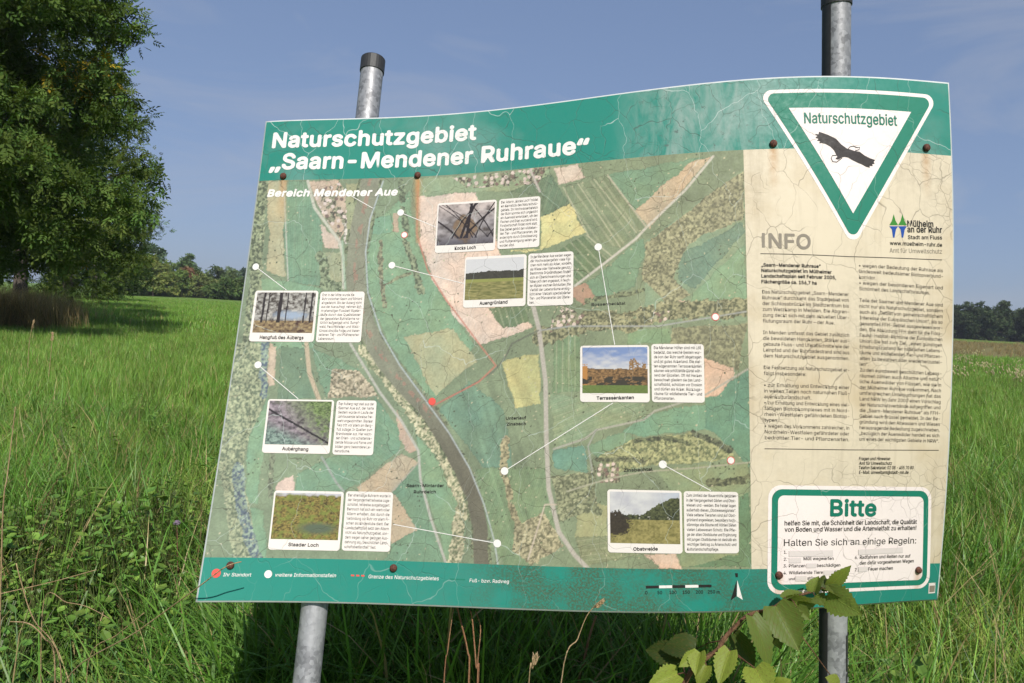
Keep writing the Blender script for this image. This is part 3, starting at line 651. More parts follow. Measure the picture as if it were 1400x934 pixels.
CARDS = [
 ('Hangfuß des Aubergs', pic_forest, [(349.4,396.6),(435.1,398.8),(429.7,467),(340.8,467.9)], [(352.6,400.1),(432,400.6),(427.6,455.6),(345.4,454.8)], (355.5,463.6), (415,464.2), [(438.3,398.8),(498.6,399.3),(494,468.4),(432.4,467.9)],
  ['Erst in der Mitte wurde die','Ruhr zwischen Saarn und Mintard','eingedeicht. Bis der Auberg nicht','aus der Aue aufragt, nehmen sich','im ehemaligen Flussbett Wasser-','läufe durch das Quellwasser','der gespeisten Ruhraltarme na-','türlich aufgestaut wird. Sumpf-','wald, Feuchtwiesen und Wald-','tümpel sind die Folge und bieten','seltenen Tier- und Pflanzenarten','Lebensraum.']),
 ('Auberghang', pic_slope, [(367.6,545.5),(457.9,547.4),(450.4,621),(357.4,619)], [(369.5,548),(453.8,549.3),(449.3,609),(362,607.4)], (386,615.6), (421.5,616.6), [(461.4,547.4),(515.5,548),(510,622.4),(453.8,621.9)],
  ['Der Auberg ragt steil aus der','Saarner Aue auf, der harte','Gestein wurde im Laufe der','Jahrtausende teilweise frei-','weht angeschnitten. Blanker','Fels tritt vor allem am Berg-','fuß zutage. In Quellen zum','Brandwasser aus. Hier wach-','sen Erlen- und schattenlie-','bende Moose und Farne und','bilden ganz besondere Le-','bensräume.']),
 ('Staader Loch', pic_pond, [(375.6,670.5),(470.9,672.5),(464.2,753.1),(366.3,751.5)], [(377,673.8),(467.6,675.1),(461.9,738.2),(370.7,737.2)], (394.5,746.6), (435.5,747.6), [(474.2,671.8),(538.3,673.1),(533,754.1),(466.6,753.1)],
  ['Der ehemalige Ruhrarm wurde in','der Vergangenheit teilweise zuge-','schüttet, teilweise ausgebaggert.','Dennoch hat sich ein wertvoller','Altarm erhalten, das durch die','Verbindung zur Ruhr vor allem Fi-','schen als Kinderstube dient. Der','Landschaftsplan setzt den Altarm','nicht als Naturschutzgebiet, son-','dern wegen seiner geringen Aus-','dehnung als „Geschützten Land-','schaftsbestandteil“ fest.']),
 ('Kocks Loch', pic_swamp, [(597.7,277.9),(679,273.8),(677.4,342.2),(595.4,346.7)], [(599.3,280.8),(676.4,276.6),(675.5,332.3),(598.3,336.1)], (622,342), (650.5,340.6), [(682.2,272.8),(739.1,268.9),(737.5,338),(680.6,340.9)],
  ['Der Altarm „Kocks Loch“ bildet','ein Kernstück des Naturschutz-','gebiets. Im Hochwasserbereich','der Ruhr konnte sich ungestört','ein Auenwald entwickeln, um den','Fischen und Erlen wurzelnd wird.','Forstwirtschaft findet nicht statt.','Das Gebiet gehört den wildleben-','den Tier- und Pflanzenarten, die','andernorts durch Entwässerung','und Flurbereinigung selten ge-','worden sind.']),
 ('Auengrünland', pic_meadow, [(636.3,351.9),(719.8,348),(719.2,417.8),(633,421.9)], [(637.9,355.2),(716.6,351.6),(715.7,407.8),(635.6,410.7)], (656,417.2), (694,415.2), [(722.7,347.7),(784.4,343.5),(783.5,416.5),(720.8,419.4)],
  ['In der Mendener Aue werden wegen','der Hochwassergefahr viele Flä-','chen nicht mehr als Acker, sondern','als Wiese oder Viehweide genutzt.','Bestimmte Grünlandtypen finden','sich an Überschwemmungen und','haben sich dem angepasst, in feuch-','ten Mulden wachsen Rohrkolben. Die','Vielfalt der Lebensräume ermög-','licht einer Vielzahl spezialisierter','Tier- und Pflanzenarten das Überle-','ben.']),
 ('Terrassenkanten', pic_terrace, [(793.3,473.3),(887.9,471.6),(887.9,549.6),(793.3,550.3)], [(795.9,475.9),(885.2,474.2),(885.6,537.3),(797,538)], (816,546.6), (866.5,545.6), [(890.5,470.6),(962.6,470.6),(962.6,550.3),(891.2,550.3)],
  ['Die Mendener Höfen sind mit Löß','bedeckt, das weiche Gestein wur-','de von der Ruhr sanft abgetragen','und ist gutes Ackerland. Die stei-','len sogenannten Terrassenkanten','säumen wie schützende Gürtel wäh-','rend der Eiszeiten. Oft mit Hecken','bewachsen gliedern sie das Land-','schaftsbild, schützen vor Erosion','und dürfen als Acker. Rückzugs-','räume für wildlebende Tier- und','Pflanzenarten.']),
 ('Obstweide', pic_orchard, [(830.5,670.1),(932.7,669.8),(932,756.4),(830.8,755.4)], [(833.8,673.1),(929,672.6),(929.4,743.2),(834.6,742.4)], (866,752.6), (899,752.2), [(934.7,672.4),(1009.7,671.5),(1009,756.1),(935.4,756.1)],
  ['Zum Umfeld der Bauernhöfe gehörten','in der Vergangenheit Gärten und Obst-','wiesen und -weiden. Die Felder lagen','außerhalb dieses „Obstwiesengürtels“.','Viele seltene Tierarten sind auf Obst-','grünland angewiesen, besonders hoch-','stämmige alte Bäume mit Höhlen bieten','vielen Lebewesen Schutz. Die Pfle-','ge der alten Obstbäume und Ergänzung','mit jungen Obstbäumen ist deshalb ein','wichtiger Beitrag zu Artenschutz und','Kulturlandschaftspflege.'])]
for i, (cap, fn, q1, q2, c0, c1, q3, txt) in enumerate(CARDS):
    card('photo_card', q1); a0, a1, b0, b1 = rect_of(q2)
    def pc(A, B, px, fn=fn, r=(a0, a1, b0, b1), k=i * 17 + 3): return np.clip(fn((A - r[0]) / (r[1] - r[0]), (B - r[2]) / (r[3] - r[2]), k), 0, 1)
    grid_print('photo_print', a0, a1, b0, b1, L4, M_PHOTO, 110, 80, pc)
    lettering('caption_lettering', [(cap, c0, c1, 4.9)], L4, M_BLACK, .02, 2)
    a0, a1, b0, b1 = card('text_card', q3)
    paragraph('text_lines', txt, a0 + .005, a1 - .005, b1 - .003, b0 + .003, .0056, L4, M_BLACK, -.004)

# ---- leader lines, dots and place names
for p, q in (((350,365),(392,397)),((353,499),(408,545.5)),((548,291),(597,311)),((536,363),(635,388)),((818,338),(840.5,471.5)),((690,644),(838,551)),((906,635),(972,671)),((538,717),(680,743)),((480,268),(510,285))):
    stroke('leader_line', [p, q], .0014, L2, M_LETTER_W)
for p, r in (((350,365),.0076),((353,499),.0076),((548,291),.0076),((536,363),.0076),((818,338),.0076),((690,644),.0076),((906,635),.0076),((680,743),.0076),((367,785),.0076)): dot('map_dot', p, r, L3, M_LETTER_W)
for p in ((553,321.5),(978,433.5),(999,629.5)): dot('map_dot', p, .0075, L2, M_RED); dot('map_dot_centre', p, .0062, L3, M_LETTER_W)
dot('location_dot', (591, 549), .0078, L3, M_RED); dot('location_dot', (295.8, 783.8), .0085, L3, M_RED)
lettering('place_lettering', [('Rossenbecktal', (809, 418.5), (855, 416.5), 4.2)], L2, M_BLACK, .01, 1)
lettering('place_lettering', [('Unterlauf', (692, 574), (719.5, 573), 4.2), ('Zinsbach', (693, 582), (719, 581), 4.2)], L2, M_BLACK, .02, 1)
lettering('place_lettering', [('Zinsbachtal', (853, 645), (892, 643.5), 4.6)], L2, M_BLACK, .02, 1)
lettering('place_lettering', [('Saarn-Mintarder', (556, 666), (607, 666), 4.4), ('Ruhrdeich', (566, 674.5), (596, 674.5), 4.4)], L2, M_BLACK, .02, 1)

# ---- footer legend
lettering('legend_lettering', [('Ihr Standort', (305, 788), (343.5, 788.2), 5.2), ('weitere Informationstafeln', (376.5, 788.4), (459.5, 789.2), 5.2), ('Grenze des Naturschutzgebietes', (504, 790.6), (600, 793.4), 5.2), ('Fuß- bzw. Radweg', (642, 795.8), (696, 797.4), 5.0)], L2, M_LETTER_W, .006, 2, .12)
for x in (480, 487, 494): stroke('legend_boundary_dash', [(x, 786.6 + (x - 480) * .03), (x + 4.5, 786.9 + (x - 480) * .03)], .003, L2, M_RED)
stroke('legend_path_line', [(615, 791.5), (636, 792.4)], .0022, L2, M_EMBL)
for k in range(5):
    x0 = 883 + 17.9 * k; stroke('scale_bar_segment', [(x0, 802.6 - .34 * k), (x0 + 17.9, 802.3 - .34 * k)], .0052, L2, M_BLACK if k % 2 == 0 else M_LETTER_W)
lettering('scale_lettering', [(t, (x - wd_ / 2, 812.4 - i * .25), (x + wd_ / 2, 812.4 - i * .25), 5) for i, (t, x, wd_) in enumerate((('0', 883.5, 3.2), ('50', 902, 6), ('100', 920, 9.5), ('150', 938, 9.5), ('200', 956, 9.5), ('250 m', 975.5, 16)))], L2, M_BLACK, .01, 2)
lay_px('north_arrow_half', [(1007, 793), (1006.5, 815), (998.5, 821)], L2, M_BLACK); lay_px('north_arrow_half', [(1007.6, 793), (1015.2, 820), (1007.2, 815)], L2, M_LETTER_W)
lay_px('north_mark', [(1004.5, 783.5), (1008.5, 783.5), (1008.5, 789), (1005.5, 789)], L2, M_BLACK)
lay_px('footer_sticker', [(1269.5, 797), (1278.5, 796.3), (1277.8, 810.5), (1268.8, 811.2)], L2, M_CARD); lay_px('footer_sticker_print', [(1270.5, 800.5), (1277.6, 800), (1277, 808.6), (1270, 809.3)], L3, M_GREY)

# ---- emblem triangle
T3 = [ab(1034, 124.5), ab(1165.7, 339), ab(1283.5, 131)]
lay_poly('emblem_border', rounded(T3, .017, 8), L2, M_WHITE); lay_poly('emblem_field', rounded(inset(T3, .0075), .0125, 8), L3, M_EMBL)
lay_px('emblem_ground', [(1077.9, 148.2), (1165.7, 292.1), (1245, 153.6)], L4, M_WHITE)
lettering('emblem_lettering', [('Naturschutzgebiet', (1099.5, 169), (1225.5, 172.5), 15.5)], L5, M_GTEXT, .012, 3)
Zp = lambda q: [(820 + x / 2.8, 90 + y / 2.8) for x, y in q]
lay_px('eagle_silhouette', Zp([(838,254),(870,265),(903,281),(922,302),(944,318),(958,322),(975,328),(992,330),(1012,345),(1032,355),(1052,362),(1046,369),(1050,376),(1040,378),(1043,385),(1030,384),(1032,391),(1018,388),(1000,378),(985,372),(965,362),(948,352),(935,350),(925,352),(912,360),(900,358),(908,348),(903,340),(895,325),(880,310),(862,300),(848,297),(838,298),(842,290),(830,288),(836,281),(824,276),(833,270),(822,262),(836,264)]), L5, M_DARKP, .05)
stroke('eagle_outline', Zp([(950,319),(955,312),(968,309),(984,315),(993,313),(991,322),(976,327)]), .0016, L5, M_DARKP); stroke('eagle_outline', Zp([(905,344),(889,345),(884,355),(890,368),(905,370),(926,354)]), .0016, L5, M_DARKP)

# ---- info column
lettering('heading_lettering', [('NFO', (1051.5, 338.8), (1107.5, 340.5), 21)], L2, M_GREY, .02, 3)
lay_px('heading_lettering', [(1041.5, 318.8), (1045.5, 318.9), (1045.5, 338.6), (1041.5, 338.5)], L2, M_GREY)
lettering('logo_lettering', [('Mülheim', (1240.5, 310), (1275.5, 310.5), 8), ('an der Ruhr', (1240.5, 317.6), (1287.5, 318.5), 8)], L2, M_BLACK, .02, 2)
lettering('logo_lettering', [('Stadt am Fluss', (1241, 327), (1287.5, 327.5), 5), ('www.muelheim-ruhr.de', (1216.5, 335), (1287.5, 337.5), 5)], L2, M_BLACK, .012, 1)
lettering('logo_lettering', [('Amt für Umweltschutz', (1216, 345.5), (1287.5, 347), 6)], L2, M_GREY, 0, 1)
for k in (0, 12):
    lay_px('logo_arch', [(1215.5 + k, 308), (1219 + k, 302), (1221.5 + k, 293), (1224 + k, 302), (1227.5 + k, 308)], L2, M_LOGOG); lay_px('logo_reflection', [(1215.5 + k, 309.5), (1227.5 + k, 309.5), (1224.5 + k, 314), (1222.5 + k, 325), (1220.5 + k, 325), (1219 + k, 314)], L2, M_BLUE)
stroke('column_rule', [(1039.5, 347), (1160, 351), (1287.5, 355.5)], .0013, L2, M_TEXT); stroke('column_rule', [(1045, 613.5), (1160, 615), (1283, 615.5)], .0013, L2, M_TEXT)
aL0, aL1 = (ab(1041.5, 450)[0] + ab(1047, 600)[0]) / 2, ab(1160.5, 450)[0]; aR0, aR1 = ab(1175, 450)[0], ab(1288, 450)[0]
bb_ = lambda x, y: ab(x, y)[1]
lettering('intro_lettering', [('„Saarn-Mendener Ruhraue“', (1041, 364.5), (1121.5, 366.5), 4.9), ('Naturschutzgebiet im Mülheimer', (1041, 372), (1136.5, 374.5), 4.9), ('Landschaftsplan seit Februar 2005,', (1041, 379.6), (1142.5, 382), 4.9), ('Flächengröße ca. 156,7 ha', (1041, 387.4), (1116, 389.4), 4.9)], L2, M_BLACK, .022, 1)
LT = '''Das Naturschutzgebiet „Saarn-Mendener|Ruhraue“ durchzieht das Stadtgebiet von|der Schlossbrücke im Stadtzentrum bis|zum Wetzkamp in Menden. Die Abgren-|zung deckt sich mit dem aktuellen Über-|flutungsraum der Ruhr – der Aue.||In Menden umfasst das Gebiet zusätzlich|die bewaldeten Hangkanten. Stärker aus-|gebaute Fluss- und Uferabschnitte wie der|Leinpfad und der Ruhrbadestrand sind aus|dem Naturschutzgebiet ausgenommen.||Die Festsetzung als Naturschutzgebiet er-|folgt insbesondere:||• zur Erhaltung und Entwicklung einer|   in weiten Teilen noch naturnahen Fluß-|   auenkulturlandschaft.|• zur Erhaltung und Entwicklung eines viel-|   fältigen Biotopkomplexes mit in Nord-|   rhein-Westfalen gefährdeten Biotop-|   typen.|• wegen des Vorkommens zahlreicher, in|   Nordrhein-Westfalen gefährdeter oder|   bedrohter Tier- und Pflanzenarten.'''.split('|')
RT = '''• wegen der Bedeutung der Ruhraue als|   landesweit bedeutsamer Biotopverbund-|   korridor.|• wegen der besonderen Eigenart und|   Schönheit des Landschaftsraumes.||Teile der Saarner und Mendener Aue sind|nicht nur als Naturschutzgebiet, sondern|auch als „Gebiet von gemeinschaftlichem|Interesse der Europäischen Union“, als so|genanntes FFH-Gebiet ausgewiesen wor-|den. Die Abkürzung FFH steht für die Flora-|Fauna-Habitat-Richtlinie der Europäischen|Union. Sie hat zum Ziel, „einen günstigen|Erhaltungszustand der natürlichen Lebens-|räume und wildlebenden Tier- und Pflanzen-|arten zu bewahren oder wiederherzustel-|len“.|Zu den europaweit geschützten Lebens-|räumen zählen auch Altarme und natür-|liche Auenwälder von Flüssen, wie sie in|der Mülheimer Ruhraue vorkommen. Nach|umfangreichen Untersuchungen hat das|Land NRW im Jahr 2000 einen Vorschlag|der Naturschutzverbände aufgegriffen und|die „Saarn-Mendener Ruhraue“ als FFH-|Gebiet nach Brüssel gemeldet. In der Be-|gründung wird den Altwassern und Wiesen|herausragende Bedeutung zugeschrieben,|„bezüglich der Auenwälder handelt es sich|um eines der wichtigsten Gebiete in NRW“.'''.split('|')
paragraph('column_text', LT, aL0, aL1, bb_(1100, 396.5), bb_(1100, 603.5), .0068, L2, M_TEXT, -.002)
paragraph('column_text', RT, aR0, aR1, bb_(1230, 362.5), bb_(1230, 605.5), .0068, L2, M_TEXT, -.002)
lettering('contact_lettering', [('Fragen und Hinweise:', (1174, 629), (1217, 629), 4.2), ('Amt für Umweltschutz', (1174, 635.4), (1219, 635.4), 4.2), ('Telefon Sekretariat: 02 08 - 455 70 80', (1174, 641.4), (1248.5, 641.4), 4.2), ('E-Mail: umweltamt@stadt-mh.de', (1174, 647.8), (1241.5, 647.8), 4.2)], L2, M_BLACK, .008, 1, .15)

# ---- house-rules plate
Q = [ab(1050, 663), ab(1273, 666), ab(1270, 804), ab(1048.5, 812.5)]
lay_poly('rules_plate_border', rounded(Q, .026, 8), L2, M_WHITE); lay_poly('rules_plate_frame', rounded(inset(Q, .0075), .021, 8), L3, M_EMBL); lay_poly('rules_plate_ground', rounded(inset(Q, .0195), .012, 6), L4, M_WHITE)
lettering('rules_heading', [('Bitte', (1135, 704.5), (1196, 704.5), 20.5)], L5, M_GTEXT, .03, 4)
Zb = lambda x, y: (1030 + x / 5.49, 655 + y / 5.49)
def zl(rows): return [(s, Zb(x0, y0), Zb(x1, y1), cap / 5.49) for s, x0, y0, x1, y1, cap in rows]
lettering('rules_lettering', zl([('helfen Sie mit, die Schönheit der Landschaft, die Qualität', 231, 345, 1220, 333, 33), ('von Boden und Wasser und die Artenvielfalt zu erhalten!', 231, 393, 1216, 378, 33)]), L5, M_BLACK, .008, 1)
lettering('rules_lettering', zl([('Halten Sie sich an einige Regeln:', 225, 500, 1215, 480, 48)]), L5, M_BLACK, .0, 2)
lettering('rules_lettering', zl([('1.', 225, 557, 246, 557, 24), ('2.', 224, 610, 246, 610, 24), ('Müll wegwerfen', 372, 606, 596, 603, 24), ('3.', 222, 660, 246, 660, 24), ('Pflanzen', 262, 660, 385, 658, 24), ('beschädigen', 472, 657, 646, 653, 24), ('4.', 221, 712, 246, 712, 24), ('Wildlebende Tiere', 262, 711, 515, 707, 24), ('füttern', 602, 706, 690, 704, 24), ('und', 262, 755, 306, 754, 20), ('stören', 400, 752, 486, 750, 24), ('6.', 756, 597, 778, 597, 24), ('Radfahren und Reiten nur auf', 793, 596, 1172, 585, 24), ('den dafür vorgesehenen Wegen', 793, 640, 1197, 622, 24), ('7.', 755, 690, 775, 690, 24), ('Feuer machen', 857, 684, 1040, 676, 24)]), L5, M_TEXT, .004, 1)
for q in ([(262,535),(592,530),(592,575),(262,580)], [(262,590),(352,588),(352,625),(262,627)], [(393,630),(465,628),(465,662),(393,664)], [(522,682),(598,680),(598,715),(522,717)], [(312,725),(392,723),(392,762),(312,764)], [(782,525),(1115,508),(1115,548),(782,566)], [(782,655),(850,652),(850,690),(782,693)]):
    lay_px('tape_patch', [Zb(*p) for p in q], L6, M_PATCH)

# ---- screws, brackets and posts
m = NM('rusty_screw'); P = m.n('ShaderNodeTexCoord').outputs['Object']; n1 = m.noise(P, 260, 4)
M_RUST = m.done(m.bsdf(m.mix(m.ramp(n1, .35, .65), (.045, .022, .018, 1), (.14, .055, .035, 1)), .75, n1, .5, .002, spec=.25))
m = NM('galvanised_steel'); P = m.n('ShaderNodeTexCoord').outputs['Object']
vz = m.n('ShaderNodeTexVoronoi'); m.set(vz.inputs['Vector'], P); vz.inputs['Scale'].default_value = 130
mp = m.n('ShaderNodeMapping'); m.set(mp.inputs[0], P); mp.inputs['Scale'].default_value = (1, 1, .18)
n1 = m.noise(mp.outputs[0], 60, 5, .7, .4); n2 = m.noise(P, 14, 4, .6)
c = m.mix(m.ramp(vz.outputs['Color'], .1, .9), (.16, .16, .17, 1), (.34, .34, .355, 1)); c = m.mix(m.math('MULTIPLY', m.ramp(n2, .5, .62), .5), c, (.42, .42, .43, 1)); c = m.mix(m.math('MULTIPLY', m.ramp(n1, .5, .75), .5), c, (.10, .10, .10, 1))
M_ZINC = m.done(m.bsdf(c, m.ramp(n1, .3, .7, .42, .62), n1, .25, .002, metal=.35, spec=.5))
m = NM('black_plastic'); n1 = m.noise(m.n('ShaderNodeTexCoord').outputs['Object'], 90, 4)
M_PLAST = m.done(m.bsdf(m.mix(n1, (.012, .012, .013, 1), (.035, .034, .034, 1)), .55, n1, .2, .002))
m = NM('white_sticker'); M_STICK = m.done(m.bsdf((.75, .74, .72, 1), .5))

def screw(p, r=.0075):
    a, b = ab(*p); V = []; Fc = []; n = 14
    ang = np.linspace(0, 2 * math.pi, n + 1)[:-1]
    prof = [(1.0, .0024), (1.0, .0042), (.86, .0062), (.55, .0078), (.0, .0084)]
    for q, h in prof[:-1]: V += list(S(a + r * q * np.cos(ang), b + r * q * np.sin(ang), h))
    V.append(S(np.array([a]), np.array([b]), .0084)[0])
    for i in range(3):
        for k in range(n): Fc.append((i * n + k, i * n + (k + 1) % n, (i + 1) * n + (k + 1) % n, (i + 1) * n + k))
    for k in range(n): Fc.append((3 * n + k, 3 * n + (k + 1) % n, 4 * n))
    make_obj('screw', V, Fc, M_RUST, sign, smooth=True)
SCREWS = [(388, 241.5), (571.5, 240.3), (315.5, 773), (538.5, 776.5), (1057, 197), (1265.5, 202.5), (1064, 785.5), (1254.3, 778.5)]
for p in SCREWS: screw(p)
for p, q in ((0, 1), (2, 3), (4, 5), (6, 7)):      # flat steel straps behind the board, from screw to screw
    A, B = ab(*SCREWS[p]), ab(*SCREWS[q]); n = 14; t = np.linspace(-.06, 1.06, n); V = []
    for db, h in ((-.018, -.005), (.018, -.005), (.018, -.010), (-.018, -.010)): V += list(S(A[0] + (B[0] - A[0]) * t, A[1] + (B[1] - A[1]) * t + db, h))
    Fc = [(k * n + i, ((k + 1) % 4) * n + i, ((k + 1) % 4) * n + i + 1, k * n + i + 1) for k in range(4) for i in range(n - 1)] + [(0, n, 2 * n, 3 * n), (n - 1, 4 * n - 1, 3 * n - 1, 2 * n - 1)]
    make_obj('mounting_strap', V, Fc, M_ZINC, sign)

def post(p_top, p_bot, rad, ytop, strip=False):
    A = ab(*p_top); B = ab(*p_bot); t = np.linspace(0, 1, 60)
    line = S(A[0] + (B[0] - A[0]) * t, A[1] + (B[1] - A[1]) * t, 0); nrm = Snorm(np.array([A[0]]), np.array([A[1]]))[0] * .5 + Snorm(np.array([B[0]]), np.array([B[1]]))[0] * .5
    nrm /= np.linalg.norm(nrm); P0, P1 = line[0], line[-1]
    # push the straight tube back until it clears the bent board along its whole length
    dev = ((line - (P0 + (P1 - P0) * t[:, None])) @ nrm).min()
    off = nrm * (dev - rad - .012); P0 = P0 + off; P1 = P1 + off
    for _ in range(3):                            # slide sideways along the board onto the post axis in image pixels
        for Q, px_ in ((P0, p_top), (P1, p_bot)): Q[0] += (px_[0] - to_px(Q)[0]) / F * Q[1]
    # keep the tube in line with its axis in image pixels
    d = (P1 - P0) / np.linalg.norm(P1 - P0)
    s_top = 0
    for s in np.linspace(0, .6, 1201):
        if to_px(P0 - d * s)[1] <= ytop: s_top = s; break
    top = P0 - d * s_top; bot = top + d * ((top[2] + .35) / -d[2]); Lp = np.linalg.norm(bot - top)
    z = -d; x = np.cross(np.array([0, 1.0, 0]), z); x /= np.linalg.norm(x); y = np.cross(z, x)
    frame = Matrix([[x[i], y[i], z[i], top[i]] for i in range(3)] + [[0, 0, 0, 1]])
    def add(name, parent, mat, V, Fc, smooth=True, local=False):
        o = make_obj(name, V, Fc, mat, parent, smooth); 
        if not local: o.matrix_world = frame
        return o
    def ring(zs, rs, n=28, a0=0, a1=2 * math.pi, closed=True):
        V = []; Fc = []; ang = np.linspace(a0, a1, n + (0 if not closed else 1))[:n]
        for zz, rr in zip(zs, rs): V += [(rr * math.cos(a), rr * math.sin(a), zz) for a in ang]
        for i in range(len(zs) - 1):
            for k in range(n if closed else n - 1): Fc.append((i * n + k, (i + 1) * n + k, (i + 1) * n + (k + 1) % n, i * n + (k + 1) % n))
        return V, Fc
    V, Fc = ring([0, -Lp], [rad, rad]); po = add('post', sign, M_ZINC, V, Fc)
    V, Fc = ring([-.030, -.030, .004, .006, .0062], [rad, rad + .0022, rad + .0022, rad + .0006, 0.0002]); add('post_cap', po, M_PLAST, V, Fc, False, local=True)
    return po, frame, rad, Lp, add, ring
post((500, 167), (431.5, 820), .0265, 84)
po, frame, rad, Lp, add, ring = post((1143, 108), (1139.2, 818), .0275, -11)
V, Fc = ring([-.031, -Lp + .3], [rad + .0012, rad + .0012], 12, R(178), R(226), False); add('dark_edge_strip', po, M_PLAST, V, Fc, local=True)  # dark strip running down the left side of the right post
def patch(z0, z1, a0, a1, dr, mat, name):
    V, Fc = ring([z0, z1], [rad + dr, rad + dr], 8, R(a0), R(a1), False); add(name, po, mat, V, Fc, local=True)
inv = frame.inverted()
def zat(y):                                       # height on the post for an image pixel row
    for s in np.linspace(0, 1.6, 3201):
        if to_px(np.array(frame @ Vector((0, 0, -s))))[1] >= y: return -s
    return -1.3
patch(zat(863), zat(912), -50, 20, .0014, M_PLAST, 'black_sticker'); patch(zat(915), zat(934), -46, 20, .0014, M_PLAST, 'black_sticker')
patch(zat(897), zat(905), -34, 10, .0018, M_STICK, 'white_sticker_mark'); patch(zat(921), zat(928), -36, 10, .0018, M_STICK, 'white_sticker_mark')

# ------------------------------------------------------------------ trees
rng = np.random.default_rng(7)
def frames(n, rng, up_bias=0.0):
    """n random orthonormal frames (rows: along the leaf, across, normal)"""
    d = rng.normal(size=(n, 3)); d[:, 2] -= up_bias; d /= np.linalg.norm(d, axis=1)[:, None]
    r = rng.normal(size=(n, 3)); r[:, 2] += 1.2
    s = np.cross(r, d); s /= np.linalg.norm(s, axis=1)[:, None] + 1e-9
    return d, s, np.cross(d, s)
def leaf_cloud(pos, size, rng, kind, tint, droop=.25):
    n = len(pos); d, s, nn = frames(n, rng, droop)
    if kind == 'pinnate':        # a spray of paired leaflets
        T = []
        for k in range(4):
            for sg in ((-1, 1) if k < 3 else (0,)):
                x0 = .22 + .25 * k; L = .46; ax = (.62, .78 * sg) if sg else (1, 0)
                px, py = -ax[1], ax[0]
                T.append([(x0, 0, 0), (x0 + ax[0] * L * .5 + px * .09, ax[1] * L * .5 + py * .09, .05), (x0 + ax[0] * L, ax[1] * L, -.04), (x0 + ax[0] * L * .5 - px * .09, ax[1] * L * .5 - py * .09, .05)])
        T = np.array(T)
    else:                        # a small cluster of broad leaves
        T = np.array([[(0, 0, 0), (.45, .34, .08), (1, 0, -.05), (.45, -.34, .08)], [(.1, .1, 0), (.25, .6, .1), (.05, 1.0, -.1), (-.25, .5, .1)], [(.1, -.1, 0), (-.1, -.55, .1), (.2, -.95, -.1), (.4, -.5, .1)]])
    k, q = T.shape[:2]; T = T.reshape(-1, 3); sz = size * rng.uniform(.65, 1.3, n)
    V = pos[:, None, :] + sz[:, None, None] * (T[None, :, 0:1] * d[:, None] + T[None, :, 1:2] * s[:, None] + T[None, :, 2:3] * nn[:, None])
    Fc = np.arange(n * k * q).reshape(-1, q); col = np.repeat(tint, k * q, axis=0)
    return V.reshape(-1, 3), Fc, col
def tint_of(n, rng, base, var=.3, yellow=0.0, ycol=(.30, .22, .02)):
    c = np.array(base)[None] * rng.uniform(1 - var, 1 + var, (n, 1)); c[:, 0] *= rng.uniform(.85, 1.2, n)
    return c
def make_tree(label, pos, H, prof, base, nclump, nleaf, lsize, kind='pinnate', trunk_r=.25, seed=1, group=None, yellow=.0, cat='tree', name='deciduous_tree', crad=.85, limbs=9, bend_=.3, fill=.25, ragged=1.08):
    """prof: list of (height fraction, radius m) for the crown outline"""
    rng = np.random.default_rng(seed); t = empty(name, pos, label=label, cat=cat, group=group)
    hs = np.array([p[0] for p in prof]) * H; rs = np.array([p[1] for p in prof])
    cz = rng.uniform(hs[0], hs[-1], nclump * 4); cr = np.interp(cz, hs, rs); keep = rng.uniform(0, rs.max(), len(cz)) < cr; cz = cz[keep][:nclump]; cr = cr[keep][:nclump]
    nc = len(cz); th = rng.uniform(0, 2 * math.pi, nc); rad = cr * np.where(rng.uniform(size=nc) < fill, rng.uniform(.2, .7, nc), rng.uniform(.75, ragged, nc))
    cen = np.stack([rad * np.cos(th), rad * np.sin(th), cz], 1); csz = crad * rng.uniform(.6, 1.35, nc)
    w = csz ** 2; ci = rng.choice(nc, nleaf, p=w / w.sum())
    u = rng.normal(size=(nleaf, 3)); u /= np.linalg.norm(u, axis=1)[:, None]
    P = cen[ci] + u * (csz[ci] * rng.uniform(.25, 1.0, nleaf) ** .6)[:, None] * np.array([1.05, 1.05, .72]); P[:, 2] = np.maximum(P[:, 2], .3)
    shade = rng.uniform(.75, 1.25, nc)[ci]; tint = tint_of(nleaf, rng, base) * shade[:, None]
    if yellow:
        yc = rng.uniform(size=nc) < yellow; m_ = yc[ci] & (rng.uniform(size=nleaf) < .3); tint[m_] = np.array((.34, .24, .03)) * rng.uniform(.7, 1.2, (m_.sum(), 1))
    V, Fc, col = leaf_cloud(P, lsize, rng, kind, tint)
    # trunk and limbs
    path = [np.array([0, 0, -.3])]; ht = hs[0] + (hs[-1] - hs[0]) * .72
    for k in range(1, 9): path.append(np.array([bend_ * math.sin(k * .9 + seed) * k / 8, bend_ * math.cos(k * .7 + seed) * k / 8, ht * k / 8]))
    rr = trunk_r * np.linspace(1.15, .2, 9); rr[0] *= 1.25; parts = [tube(path, rr, 9)]
    for i in rng.choice(nc, min(limbs, nc), replace=False):
        z0 = np.clip(cen[i][2] * rng.uniform(.45, .8), .25 * ht, .95 * ht); k = z0 / ht * 8; b = path[int(k)] + (path[min(int(k) + 1, 8)] - path[int(k)]) * (k - int(k)) if k < 8 else path[8]
        e_ = cen[i]; mid = (b + e_) / 2 + np.array([0, 0, .12 * np.linalg.norm(e_ - b)]) + rng.normal(size=3) * .15
        pts = [b, b * .5 + mid * .5, mid, mid * .4 + e_ * .6, e_]; r0 = trunk_r * (1 - .75 * z0 / ht) * .5; parts.append(tube(pts, r0 * np.array([1, .8, .6, .42, .15]), 6))
    v, f = merge(parts); make_obj('trunk', v, f, M_BARK, t, smooth=True); make_obj('crown', V, Fc, M_TREE, t, col=col)
    return t
def gp(x, d):                                     # ground point under an image pixel column at a distance
    r = CW @ ray(x, 433); r = r / r[1]; return np.array([r[0] * d, d, 0])
DARK = (.092, .145, .034)
